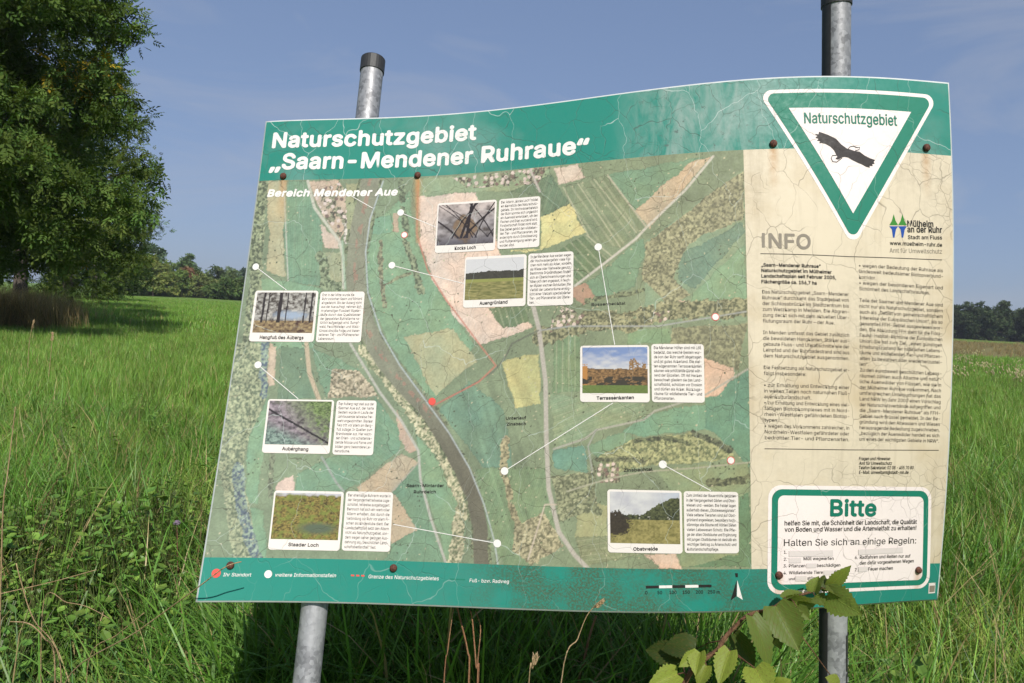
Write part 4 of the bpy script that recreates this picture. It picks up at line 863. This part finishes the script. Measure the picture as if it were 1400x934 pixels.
make_tree('big leafy tree with some yellow leaves hanging low beside the field edge', gp(-70, 21), 15, [(.09, 2.0), (.16, 3.9), (.28, 4.5), (.42, 4.2), (.6, 3.4), (.8, 2.6), (1, 1.2)], DARK, 150, 24000, .34, seed=3, yellow=.10, trunk_r=.3, limbs=16, group='trees along the field edge', crad=.80, ragged=1.22)
make_tree('leafy tree with grey trunk rising from tall dry grass', gp(28, 33), 16, [(.16, 2.2), (.26, 3.8), (.42, 4.4), (.6, 4.2), (.8, 3.4), (1, 1.2)], DARK, 120, 14000, .30, seed=4, trunk_r=.27, yellow=.03, limbs=12, group='trees along the field edge', crad=1.0)
make_tree('dark tree at far end of the field-edge row, branches near the ground', gp(92, 52), 13, [(.05, 3.0), (.2, 4.6), (.5, 5.0), (.8, 3.6), (1, 1.2)], DARK, 110, 9000, .36, seed=5, trunk_r=.3, group='trees along the field edge', crad=1.2)
make_tree('tree closing the row, seen past its neighbours at the meadow', gp(128, 78), 12, [(.04, 3.0), (.2, 4.2), (.5, 4.2), (.8, 3.0), (1, 1.0)], (.034, .062, .018), 90, 7000, .42, seed=6, trunk_r=.28, group='trees along the field edge', crad=1.2)
# far trees: (column, distance, height, radius, colour, label)
FAR = [(192, 225, 15.5, 6.5, (.030, .050, .026), 'tall dark green tree standing above the olive bushes across the meadow'),
       (186, 185, 9.2, 5.4, (.070, .090, .026), 'rounded olive green tree lit by sun across the meadow'),
       (226, 190, 7.4, 4.6, (.058, .080, .026), 'low olive bush next to the rounded olive tree'),
       (253, 228, 11.5, 4.6, (.040, .064, .028), 'round topped dark tree behind the reddish bush'),
       (254, 205, 7.6, 3.2, (.085, .050, .036), 'reddish brown bush among green far trees'),
       (276, 200, 5.8, 4.6, (.052, .070, .028), 'broad green bush to one side of the reddish bush'),
       (296, 225, 8.0, 5.2, (.034, .052, .026), 'dark broad tree behind low bushes across the meadow'),
       (312, 235, 8.6, 4.4, (.046, .066, .034), 'grey green tree with ragged top across the meadow'),
       (318, 190, 4.6, 4.6, (.034, .052, .020), 'low dark bush at the foot of the grey green tree'),
       (160, 165, 8.4, 4.6, (.050, .072, .026), 'green rounded tree closest to the field-edge row across the meadow'),
       (208, 178, 7.0, 4.2, (.060, .078, .026), 'small rounded bush between two olive bushes across the meadow'),
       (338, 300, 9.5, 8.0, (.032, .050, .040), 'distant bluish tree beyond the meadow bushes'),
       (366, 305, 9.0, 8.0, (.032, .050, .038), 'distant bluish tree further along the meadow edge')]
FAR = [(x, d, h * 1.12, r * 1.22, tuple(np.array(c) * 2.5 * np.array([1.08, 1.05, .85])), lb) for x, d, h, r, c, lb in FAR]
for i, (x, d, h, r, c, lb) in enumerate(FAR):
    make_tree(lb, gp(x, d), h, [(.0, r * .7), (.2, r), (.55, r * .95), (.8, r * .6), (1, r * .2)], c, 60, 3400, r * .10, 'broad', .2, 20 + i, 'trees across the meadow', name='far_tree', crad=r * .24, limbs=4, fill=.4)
WOOD = ['dark wood-edge tree with %s standing beyond the dry strip' % s for s in ('a pointed top', 'a domed crown', 'a flat broad crown', 'two crown lobes', 'a low skirt', 'a tall narrow crown', 'a ragged crown', 'a smooth rounded crown', 'a leaning crown', 'a gappy crown', 'a high shoulder', 'a squat crown')]
for i in range(12):
    x = 1262 + i * 19 + rng.uniform(-4, 4); d = 255 + rng.uniform(-18, 22); r = rng.uniform(4.6, 6.6); h = rng.uniform(10.5, 13.2)
    make_tree(WOOD[i], gp(x, d), h, [(.0, r * .8), (.25, r), (.6, r * .9), (.85, r * .55), (1, r * .2)], (.052, .078, .036), 60, 3400, r * .10, 'broad', .2, 50 + i, 'wood-edge trees beyond the dry strip', name='wood_edge_tree', crad=r * .25, limbs=4, fill=.4)
# the wood behind reads as one mass
P = []; rr = np.random.default_rng(91); n = 26000
xx = rr.uniform(-60, 420, n); yy = 330 + rr.uniform(-12, 12, n) + .05 * xx; top = 9.5 + 3.5 * fbm(xx / 12, xx * 0, 5); zz = top * rr.uniform(0, 1, n) ** .6
V, Fc, col = leaf_cloud(np.stack([xx, yy, zz], 1), 1.1, rr, 'broad', tint_of(n, rr, (.052, .078, .04)))
make_obj('distant_woodland', V, Fc, M_TREE, None, col=col, kind='stuff', label='distant dark wood across the field', category=None) if False else tag(make_obj('distant_woodland', V, Fc, M_TREE, None, col=col), 'distant dark wood closing the field behind the dry strip', 'woodland', None, 'stuff')

# ------------------------------------------------------------------ grass (scattered clumps)
def blades(n, spread, hmin, hmax, wid, curl, rng, cols, seg=4, lean=.35, stiff=1.0):
    V = []; Fc = []; col = []
    for i in range(n):
        a = rng.uniform(0, 2 * math.pi); r = spread * math.sqrt(rng.uniform()); p = np.array([r * math.cos(a), r * math.sin(a), -.02])
        L = rng.uniform(hmin, hmax); az = rng.uniform(0, 2 * math.pi); tilt = abs(rng.normal(0, lean)) * .6; cu = rng.uniform(.2, 1) * curl; w = wid * rng.uniform(.6, 1.25); k0 = len(V)
        side = np.array([-math.sin(az), math.cos(az), 0]); c = np.array(cols[rng.choice(len(cols))]) * rng.uniform(.75, 1.3); tw = rng.normal(0, .5)
        for s in range(seg + 1):
            t = s / seg; ww = w * (1 - t ** 1.8) * (.55 + .9 * min(t * 3, 1) * .5); sd_ = side * math.cos(tw * t) + np.array([math.cos(az), math.sin(az), 0]) * math.sin(tw * t)
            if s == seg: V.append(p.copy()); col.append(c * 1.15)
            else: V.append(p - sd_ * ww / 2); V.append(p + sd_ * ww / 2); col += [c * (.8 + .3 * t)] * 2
            ang = tilt + cu * t ** 1.3; p = p + L / seg * np.array([math.cos(az) * math.sin(ang), math.sin(az) * math.sin(ang), math.cos(ang)])
        for s in range(seg - 1): Fc.append((k0 + 2 * s, k0 + 2 * s + 1, k0 + 2 * s + 3, k0 + 2 * s + 2))
        Fc.append((k0 + 2 * seg - 2, k0 + 2 * seg - 1, k0 + 2 * seg))
    return V, Fc, col
GR = [(.110, .225, .036), (.130, .245, .046), (.085, .185, .032), (.165, .260, .050), (.090, .195, .056)]
GF = [(.152, .290, .042), (.166, .300, .046), (.132, .268, .042), (.198, .298, .060)]
ST = [(.38, .29, .14), (.34, .25, .12), (.28, .19, .09)]
protos = {}
def proto(name, args):
    V, Fc, col = args; o = make_obj(name, V, Fc, M_GRASS, None, col=np.array(col)); C.objects.unlink(o); return o
def coll(name, objs):
    c = bpy.data.collections.new(name)
    for o in objs: c.objects.link(o)
    return c
rp = np.random.default_rng(5)
def weed(rng):
    V = []; Fc = []; col = []
    for i in range(26):
        h = rng.uniform(.08, .42); a = rng.uniform(0, 6.28); r = rng.uniform(.01, .10); c0 = np.array([r * math.cos(a), r * math.sin(a), h]); L = rng.uniform(.025, .055); az = rng.uniform(0, 6.28); d = np.array([math.cos(az), math.sin(az), rng.uniform(-.5, .3)]); d /= np.linalg.norm(d)
        s = np.cross(d, [0, 0, 1]); s /= np.linalg.norm(s); u = np.cross(s, d); k = len(V); c = np.array([(.15, .27, .045), (.20, .31, .055), (.12, .23, .045)][rng.integers(3)]) * rng.uniform(.8, 1.25)
        for t, w in ((0, .02), (.3, .30), (.65, .27), (1, .01)): V += [c0 + L * (d * t + s * w - u * .0), c0 + L * (d * t + u * .10 * (w > .1) * -1), c0 + L * (d * t - s * w)]; col += [c, c * .85, c]
        for j in range(3): Fc += [(k + 3 * j, k + 3 * j + 3, k + 3 * j + 4, k + 3 * j + 1), (k + 3 * j + 1, k + 3 * j + 4, k + 3 * j + 5, k + 3 * j + 2)]
    for i in range(6):
        a = rng.uniform(0, 6.28); v, f = tube([(0, 0, 0), (.03 * math.cos(a), .03 * math.sin(a), .2), (.08 * math.cos(a), .08 * math.sin(a), .4)], [.003, .0025, .001], 4); k = len(V); V += list(v); Fc += [tuple(q + k for q in x) for x in f]; col += [np.array((.08, .10, .03))] * len(v)
    return V, Fc, col
GD = [(.110, .230, .030), (.095, .205, .034), (.130, .245, .040)]                      # lush dark tufts
GY = [(.215, .320, .050), (.180, .300, .042), (.245, .315, .070)]                      # yellow-green tufts
NEAR = coll('grass_near', [proto('clump', blades(28, .08, .30, .62, .0085, 2.1, rp, GD * 4 + GR[:2] + ST[:1], 5, .6)) for _ in range(4)] + [proto('clump', blades(28, .09, .26, .56, .0075, 1.9, rp, GY * 3 + GR + ST[:1], 5, .6)) for _ in range(4)]
    + [proto('weed_clump', weed(rp)) for _ in range(3)] + [proto('clump', blades(16, .06, .45, .75, .0110, 2.7, rp, GR * 3 + GD, 7, .4)) for _ in range(3)] + [proto('dead_clump', blades(26, .10, .25, .6, .006, 2.6, rp, ST * 2 + [(.18, .16, .07)], 5, .9)) for _ in range(3)])
MID = coll('grass_mid', [proto('clump', blades(44, .17, .18, .34, .0085, 1.3, rp, GF * 5 + ST[:1], 3)) for _ in range(4)])
FARC = coll('grass_far', [proto('clump', blades(54, .5, .18, .30, .020, 1.1, rp, GF * 6 + ST[:1], 3)) for _ in range(4)])
DRYC = coll('grass_dry', [proto('clump', blades(40, .22, .5, 1.15, .010, 1.0, rp, ST + [(.20, .17, .07), (.13, .13, .05)], 4, .5)) for _ in range(3)])

def scatter(name, pts, rot, scl, idx, collection, label, cat):
    me = bpy.data.meshes.new(name); me.vertices.add(len(pts)); me.vertices.foreach_set('co', np.asarray(pts, np.float32).ravel())
    a = me.attributes.new('rot', 'FLOAT_VECTOR', 'POINT'); a.data.foreach_set('vector', np.asarray(rot, np.float32).ravel())
    a = me.attributes.new('scl', 'FLOAT_VECTOR', 'POINT'); a.data.foreach_set('vector', np.asarray(scl, np.float32).ravel())
    a = me.attributes.new('idx', 'INT', 'POINT'); a.data.foreach_set('value', np.asarray(idx, np.int32))
    o = bpy.data.objects.new(name, me); C.objects.link(o); tag(o, label, cat, None, 'stuff')
    g = bpy.data.node_groups.new(name, 'GeometryNodeTree')
    g.interface.new_socket('Geometry', in_out='INPUT', socket_type='NodeSocketGeometry'); g.interface.new_socket('Geometry', in_out='OUTPUT', socket_type='NodeSocketGeometry')
    N = g.nodes.new; gi = N('NodeGroupInput'); go = N('NodeGroupOutput'); ip = N('GeometryNodeInstanceOnPoints'); ci = N('GeometryNodeCollectionInfo')
    ci.inputs['Collection'].default_value = collection; ci.inputs['Separate Children'].default_value = True; ci.inputs['Reset Children'].default_value = True
    def att(nm, ty): n = N('GeometryNodeInputNamedAttribute'); n.data_type = ty; n.inputs[0].default_value = nm; return n.outputs[0]
    er = N('FunctionNodeEulerToRotation'); L = g.links.new
    L(gi.outputs[0], ip.inputs['Points']); L(ci.outputs[0], ip.inputs['Instance']); ip.inputs['Pick Instance'].default_value = True
    L(att('idx', 'INT'), ip.inputs['Instance Index']); L(att('rot', 'FLOAT_VECTOR'), er.inputs[0]); L(er.outputs[0], ip.inputs['Rotation']); L(att('scl', 'FLOAT_VECTOR'), ip.inputs['Scale'])
    L(ip.outputs[0], go.inputs[0])
    md = o.modifiers.new('scatter', 'NODES'); md.node_group = g
    return o
def wedge(n, d0, d1, rng, half=.86):
    d = np.sqrt(rng.uniform(d0 ** 2, d1 ** 2, n)); x = d * rng.uniform(-half, half, n); return x, d
def lay(name, x, y, collection, rng, smin, smax, label, cat, idx=None, tilt=.12, hmod=None, lodged=0.0):
    n = len(x); s = rng.uniform(smin, smax, n); h = s if hmod is None else s * hmod
    k = len(collection.objects); lx = lodged * 2 * (fbm(x / .8, y / .8, 61) - .5); ly = lodged * 2 * (fbm(x / .8, y / .8, 67) - .5)      # wind-laid patches
    return scatter(name, np.stack([x, y, 0 * x], 1), np.stack([lx + rng.normal(0, tilt, n), ly + rng.normal(0, tilt, n), rng.uniform(0, 6.28, n)], 1), np.stack([s, s, h], 1), rng.integers(0, k, n) if idx is None else idx, collection, label, cat)
rs_ = np.random.default_rng(12)
x, y = wedge(9800, .5, 9.2, rs_, .95); keep = (np.hypot(x, y) > .6) & (rs_.uniform(size=len(x)) < np.clip((9.2 - y) / 3.5, .12, 1)); x, y = x[keep], y[keep]
hm = .75 + .6 * fbm(x / .9, y / .9, 3); hm *= np.clip(1.05 - (y - 4) * .07, .7, 1.1); hm *= np.clip(.55 + (y - .6) * .35, .55, 1)
hm *= np.where((np.abs(x - .1) < 1.0) & (y < 2.1), .62, 1.0)
ii = rs_.integers(0, 4, len(x)) + np.where(fbm(x / .55, y / .8, 15) + rs_.normal(0, .09, len(x)) > .5, 4, 0); wz = (fbm(x / .7, y / .7, 9) > .62) & (y < 2.4) & (rs_.uniform(size=len(x)) < .5); ii[wz] = 8 + rs_.integers(0, 3, wz.sum()); hm[wz] *= .7
lz = rs_.uniform(size=len(x)) < .09; ii[lz] = 11 + rs_.integers(0, 3, lz.sum()); dz = rs_.uniform(size=len(x)) < .04 + .6 * (x < -1.0 - .1 * y) * (y < 4.2) * (fbm(x / .5, y / .5, 25) > .52); ii[dz] = 14 + rs_.integers(0, 3, dz.sum())
lay('tall_grass', x, y, NEAR, rs_, .75, 1.25, 'tall lush grass and weeds around the sign posts', 'grass', ii, .16, hm, lodged=.75)
x = rs_.uniform(-.85, .85, 520); y = rs_.uniform(2.1, 3.1, 520)
lay('shaded_grass', x, y, NEAR, rs_, 1.15, 1.75, 'tall grass in deep shade close behind the board', 'grass', rs_.integers(0, 4, 520), .2)
x, y = wedge(16000, 5.0, 27, rs_); kp = rs_.uniform(size=len(x)) < np.clip((y - 4.6) / 3.0, .1, 1); x, y = x[kp], y[kp]; hm = .8 + .5 * fbm(x / 3, y / 3, 3)
lay('meadow_grass', x, y, MID, rs_, .8, 1.3, 'green meadow grass behind the sign', 'grass', None, .12, hm)
x, y = wedge(26000, 25, 120, rs_); kp = ~((x > 29) & (y > 46 + .12 * x)); x, y = x[kp], y[kp]; hm = .75 + .5 * fbm(x / 6, y / 6, 3)
lay('far_meadow_grass', x, y, FARC, rs_, .9, 1.6, 'green meadow grass reaching to the far trees', 'grass', None, .1, hm)
# tall dry grass at the foot of the field-edge trees
g0 = gp(28, 32.5); n = 620; x = g0[0] + rs_.normal(0, 1.5, n); y = g0[1] - 2.0 + rs_.normal(0, 1.4, n); g1 = gp(-8, 24); n2_ = 200
x = np.concatenate([x, g1[0] + rs_.normal(0, 1.0, n2_)]); y = np.concatenate([y, g1[1] + rs_.normal(0, .9, n2_)])
lay('dry_grass', x, y, DRYC, rs_, 1.0, 1.6, 'tall brown dry grass around the tree trunks', 'dry grass')
n = 5200; x = rs_.uniform(30, 190, n); y = 46 + .12 * x + rs_.uniform(0, 98, n)
lay('dry_strip_grass', x, y, DRYC, rs_, .5, 1.0, 'strip of tan dry grass before the dark wood', 'dry grass', None, .2)
# pale seed heads flecking the meadow
def heads(rng):
    V = []; Fc = []; col = []
    for i in range(9):
        p = np.array([rng.normal(0, .12), rng.normal(0, .12), rng.uniform(.42, .58)]); v, f = tube([p - [0, 0, .5], p], [.002, .0015], 3); k = len(V); V += list(v); Fc += [tuple(q + k for q in z) for z in f]; col += [np.array((.12, .15, .05))] * len(v)
        v, f = tube([p, p + [.01, .0, .03], p + [.03, .0, .055]], [.008, .020, .005], 5); k = len(V); V += list(v); Fc += [tuple(q + k for q in z) for z in f]; col += [np.array((.50, .44, .26))] * len(v)
    return V, Fc, col
HEADS = coll('seed_heads', [proto('heads', heads(rp)) for _ in range(2)])
n = 90; y = rs_.uniform(18, 42, n); x = y * rs_.uniform(.6, .78, n) + rs_.normal(0, .3, n); keep = fbm(x / 3.5, y / 3.5, 8) > .52
lay('seed_heads', x[keep], y[keep], HEADS, rs_, .9, 1.3, 'pale seed heads flecking the meadow toward the dry strip', 'seed heads')

# ------------------------------------------------------------------ stalks and the hazel
def cp(x, y, d): return cam_to_world(ray(x, y) * d)
def to_ground(p, lean=(0, 0)):
    p = np.asarray(p); return np.array([p[0] + lean[0], p[1] + lean[1], -.03])
def smooth_path(pts, n=6):
    pts = np.array(pts); out = []
    for i in range(len(pts) - 1):
        p0, p1, p2, p3 = pts[max(i - 1, 0)], pts[i], pts[i + 1], pts[min(i + 2, len(pts) - 1)]
        for t in np.linspace(0, 1, n, endpoint=False): out.append(.5 * ((2 * p1) + (-p0 + p2) * t + (2 * p0 - 5 * p1 + 4 * p2 - p3) * t ** 2 + (-p0 + 3 * p1 - 3 * p2 + p3) * t ** 3))
    return np.array(out + [pts[-1]])
def stalk(label, pts, r, mat, head=False, group='dry stalks around the sign', lean=(0, 0)):
    P = [cp(*p) for p in pts]; foot = to_ground(P[-1], lean); t = empty('dry_stalk', foot, label=label, cat='dry stalk', group=group)
    path = smooth_path(P + [P[-1] * .5 + foot * .5, foot]) - foot; rr_ = np.linspace(r * .55, r, len(path)); v, f = tube(path, rr_, 6); make_obj('stem', v, f, mat, t, smooth=True)
    if head:
        parts = []; rg = np.random.default_rng(int(pts[0][0]))
        for k in range(26):
            b = path[0] + (path[5] - path[0]) * k / 26 * 1.0; d = (path[0] - path[5]); d /= np.linalg.norm(d); d = d + rg.normal(size=3) * .28; d /= np.linalg.norm(d)
            parts.append(tube([b, b + d * 4 * r, b + d * 9 * r], [.0005, 1.5 * r, .0003], 5))
        v, f = merge(parts); make_obj('seed_head', v, f, M_STRAW, t)
    return t
stalk('thin pale stalk leaning under the board, first of the reddish stems', [(620,832,1.50),(618,845,1.50),(612,890,1.50),(607,934,1.50)], .0016, M_REDSTRAW)
stalk('reddish brown kinked stalk below the board middle', [(625,826,1.52),(627,838,1.52),(639,889,1.52),(641,934,1.52)], .0026, M_REDSTRAW)
stalk('reddish brown straight stalk with a white node below the board', [(643,835,1.49),(646,850,1.49),(651,911,1.49),(653,934,1.49)], .0024, M_REDSTRAW)
stalk('curved thin reddish stalk crossing its straight neighbour', [(650,836,1.51),(654,846,1.51),(657,862,1.51),(653,909,1.51),(654,934,1.51)], .0017, M_REDSTRAW)
stalk('seeding grass stalk reaching over the green lower board edge', [(821,824,1.36),(808,834,1.36),(799,849,1.36),(790,873,1.36),(767,935,1.36)], .0013, M_STRAW, True)
stalk('short seeding grass head in the shade under the board', [(732,901,1.42),(728,915,1.42),(723,936,1.42)], .0016, M_STRAW, True)
stalk('long straw leaning across the lower board corner', [(330,768,1.38),(307,776,1.38),(268,805,1.42),(190,862,1.6),(88,936,1.9)], .0019, M_STRAW)
stalk('straw lying aslant in grass below the long leaning straw', [(197,838,2.1),(160,868,2.15),(122,900,2.2)], .002, M_STRAW)
stalk('nearly level straw resting on the grass tips', [(132,779,2.3),(70,796,2.3),(0,812,2.3),(-40,822,2.3)], .0021, M_STRAW)
stalk('broken straw bent downward in the grass', [(22,770,2.0),(30,800,2.0),(46,847,2.0),(82,904,2.05)], .0022, M_STRAW)
stalk('upright dry straw with drooping tip in the grass', [(21,556,2.4),(16,600,2.4),(10,650,2.4),(4,700,2.4)], .0026, M_STRAW)
stalk('bleached straw arching low among the green blades', [(14,850,1.9),(40,853,1.9),(60,872,1.9),(75,905,1.95)], .0026, M_STRAW)
stalk('thin straw slanting behind the bent straw', [(150,846,2.1),(120,830,2.1),(92,824,2.1),(60,822,2.15)], .0016, M_STRAW)
stalk('pale seeding grass stem before the shaded tree foot', [(46,440,12),(43,452,12),(40,470,12),(38,500,12)], .005, M_STRAW, True)
stalk('cream seeding grass stem at the shadow edge', [(72,457,11),(71,470,11),(69,490,11),(66,520,11)], .005, M_STRAW, True)
stalk('brown dead stem curving up in deep shade under the board', [(815,842,2.3),(806,870,2.3),(798,905,2.3),(790,940,2.3)], .006, M_REDSTRAW)

m = NM('hazel_leaf'); a = m.n('ShaderNodeAttribute', attribute_name='tint').outputs['Color']
uv = m.n('ShaderNodeUVMap', uv_map='ab').outputs[0]; sp = m.n('ShaderNodeSeparateXYZ'); m.set(sp.inputs[0], uv)
ax_ = m.math('ABSOLUTE', sp.outputs[1]); vein = m.math('ABSOLUTE', m.math('SUBTRACT', m.math('FRACT', m.math('MULTIPLY', m.math('SUBTRACT', sp.outputs[0], m.math('MULTIPLY', ax_, .55)), 8.0)), .5))
vk = m.math('MAXIMUM', m.ramp(vein, .07, .02), m.ramp(ax_, .035, .012)); nz = m.noise(uv, 9, 5)
c = m.mix(m.math('MULTIPLY', vk, .55), a, m.mix(1.0, a, (1.7, 1.55, 1.5, 1), 'MULTIPLY')); c = m.mix(m.math('MULTIPLY', m.ramp(nz, .52, .68), .55), c, (.15, .10, .03, 1))
b1 = m.bsdf(c, .5, m.math('ADD', vk, m.math('MULTIPLY', nz, .4)), .5, .002, spec=.3); tr = m.n('ShaderNodeBsdfTranslucent'); m.set(tr.inputs[0], m.mix(1.0, c, (1.3, 1.25, .5, 1), 'MULTIPLY'))
mx = m.n('ShaderNodeMixShader'); mx.inputs[0].default_value = .42; m.t.links.new(b1, mx.inputs[1]); m.t.links.new(tr.outputs[0], mx.inputs[2]); M_HAZEL = m.done(mx.outputs[0])
BRN = [(925,990,1.34),(938,930,1.34),(960,904,1.34),(982,888,1.35),(990,873,1.36),(1004,858,1.37),(1023,841,1.385),(1055,832,1.41),(1074,820,1.425),(1110,809,1.445),(1134,801,1.455),(1141,796,1.455)]
base = to_ground(cp(*BRN[0]), (-.05, .05)); hz = empty('hazel_shoot', base, label='hazel shoot with crinkled green leaves arching over the lower board edge', cat='hazel')
pth = smooth_path([base, (base + cp(*BRN[0])) / 2 + [.01, 0, 0]] + [cp(*p) for p in BRN]) - base
v, f = tube(pth, np.linspace(.0062, .0016, len(pth)), 8); make_obj('stem', v, f, M_TWIG, hz, smooth=True)
def hazel_leaf(p0, p1, d0, d1, wpx, seed, tint, face=0.0):
    rg = np.random.default_rng(seed); A = cp(p0[0], p0[1], d0) - base; B = cp(p1[0], p1[1], d1) - base
    d = B - A; L = np.linalg.norm(d); d /= L; toc = CAM - base - A; toc /= np.linalg.norm(toc); nrm = toc + np.array([0, 0, .5]) ; nrm -= d * (nrm @ d); nrm /= np.linalg.norm(nrm); s = np.cross(d, nrm)
    ca, sa = math.cos(face), math.sin(face); nrm, s = nrm * ca + s * sa, s * ca - nrm * sa
    W = wpx / F * (d0 + d1) / 2 * .62; nu, nv = 19, 8; V = []; UV = []
    fold = rg.uniform(.15, .6); dr = rg.uniform(.08, .38)
    for i in range(nu):
        t = i / (nu - 1); hw = (math.sin(math.pi * min(t * 1.02, 1) ** .72) ** .8) * (1 - .12 * t); hw *= 1 + .09 * (1 if i % 2 else -1) * (0 < i < nu - 1)
        if i == nu - 1: hw = .015
        for j in range(-nv // 2, nv // 2 + 1):
            q = j / (nv // 2); ripple = .045 * math.sin((t - abs(q) * .3) * 2 * math.pi * 8) * (1 - .3 * abs(q)) * (hw > .1)
            bx = t - .12 * abs(q) * (t < .15) * hw * 2
            V.append(A + d * L * bx + s * W * hw * q + nrm * (L * (-dr * t * t) + W * (fold * abs(q) * hw + ripple + .06 * math.sin(3 * q + seed) * hw))); UV.append((t, q * hw))
    w_ = nv + 1; Fc = np.array([(i * w_ + j, i * w_ + j + 1, (i + 1) * w_ + j + 1, (i + 1) * w_ + j) for i in range(nu - 1) for j in range(nv)])
    o = make_obj('leaf', V, Fc, M_HAZEL, hz, smooth=True, uv=UV, col=np.array(tint) * rg.uniform(.85, 1.15))
    return A
LG, LY, LD = (.140, .195, .036), (.235, .290, .045), (.055, .085, .018)  # LD: leaves in shade, with the shade put into their tint
LV = [((1060,829),(1092,888),1.385,1.33,44,LG,.1),((1028,843),(1062,913),1.36,1.31,27,LG,-.3),((1132,812),(1173,838),1.43,1.36,36,LG,.5),((1134,801),(1163,776),1.45,1.42,16,LG,.6),((1113,810),(1117,788),1.44,1.44,18,LG,-.4),
      ((1120,804),(1132,787),1.45,1.46,17,LD,.7),((1071,819),(1096,806),1.43,1.43,17,LG,-.6),((1078,822),(1116,829),1.43,1.40,24,LG,.9),((1046,837),(1066,897),1.42,1.41,26,LD,.4),((998,890),(982,934),1.34,1.30,26,LY,.1),
      ((957,892),(950,922),1.33,1.30,22,LY,.3),((951,894),(931,911),1.33,1.31,16,LY,-.4),((966,910),(953,936),1.33,1.31,20,LY,.2),((926,922),(890,936),1.33,1.30,27,LY,-.2),((1032,914),(1050,950),1.33,1.28,38,LY,0),
      ((950,888),(903,880),1.50,1.52,34,LD,.2),((930,896),(880,888),1.52,1.55,28,LD,-.3),((1003,866),(1034,914),1.45,1.45,24,LD,.3),((1090,832),(1106,846),1.41,1.39,18,LG,.2),((1117,824),(1127,812),1.43,1.42,13,LG,.5),
      ((1146,938),(1133,926),1.34,1.33,20,LY,.1),((1066,940),(1080,930),1.33,1.32,20,LY,.3),((1098,822),(1128,824),1.42,1.38,18,LG,-.8),((1128,806),(1152,812),1.43,1.40,22,LG,-.7)]
near = pth
for i, (p0, p1, d0, d1, w_, c_, fa) in enumerate(LV):
    A = hazel_leaf(p0, p1, d0, d1, w_, i, c_, fa); k = np.argmin(((near - A) ** 2).sum(1)); B = near[k]
    v, f = tube([B, (A + B) / 2 + [0, 0, .004], A], [.0014, .0011, .0009], 5); make_obj('leaf_stalk', v, f, M_TWIG, hz, smooth=True)

# a small purple thistle in the grass
p = cp(242, 716, 3.2); foot = to_ground(p); th_ = empty('thistle', foot, label='small purple thistle flower in the green grass', cat='thistle')
v, f = tube([(0, 0, 0), (.02, 0, .25), p - foot], [.004, .003, .002], 6); make_obj('stem', v, f, M_TWIG, th_, smooth=True)
parts = []; rg = np.random.default_rng(4)
for k in range(40):
    d = rg.normal(size=3); d[2] = abs(d[2]) * .7; d /= np.linalg.norm(d); parts.append(tube([p - foot, p - foot + d * .015], [.0010, .0020], 4))
v, f = merge(parts); m = NM('thistle_purple'); M_TH = m.done(m.bsdf((.20, .15, .21, 1), .8)); make_obj('flower_head', v, f, M_TH, th_)

# ------------------------------------------------------------------ summer haze
x0, x1, y0, y1, z0, z1 = -620, 720, -60, 520, -1, 19
V = [(x, y, z) for z in (z0, z1) for x, y in ((x0, y0), (x1, y0), (x1, y1), (x0, y1))]
hb = make_obj('haze', V, [(3, 2, 1, 0), (4, 5, 6, 7), (0, 1, 5, 4), (1, 2, 6, 5), (2, 3, 7, 6), (3, 0, 4, 7)], None, kind='stuff')
hm_ = bpy.data.materials.new('haze_air'); hm_.use_nodes = True; t_ = hm_.node_tree; t_.nodes.clear(); om = t_.nodes.new('ShaderNodeOutputMaterial'); pv = t_.nodes.new('ShaderNodeVolumePrincipled')
pv.inputs['Color'].default_value = (.80, .86, 1, 1); pv.inputs['Density'].default_value = .00020; pv.inputs['Anisotropy'].default_value = 0
t_.links.new(pv.outputs[0], om.inputs['Volume']); hb.data.materials.append(hm_)
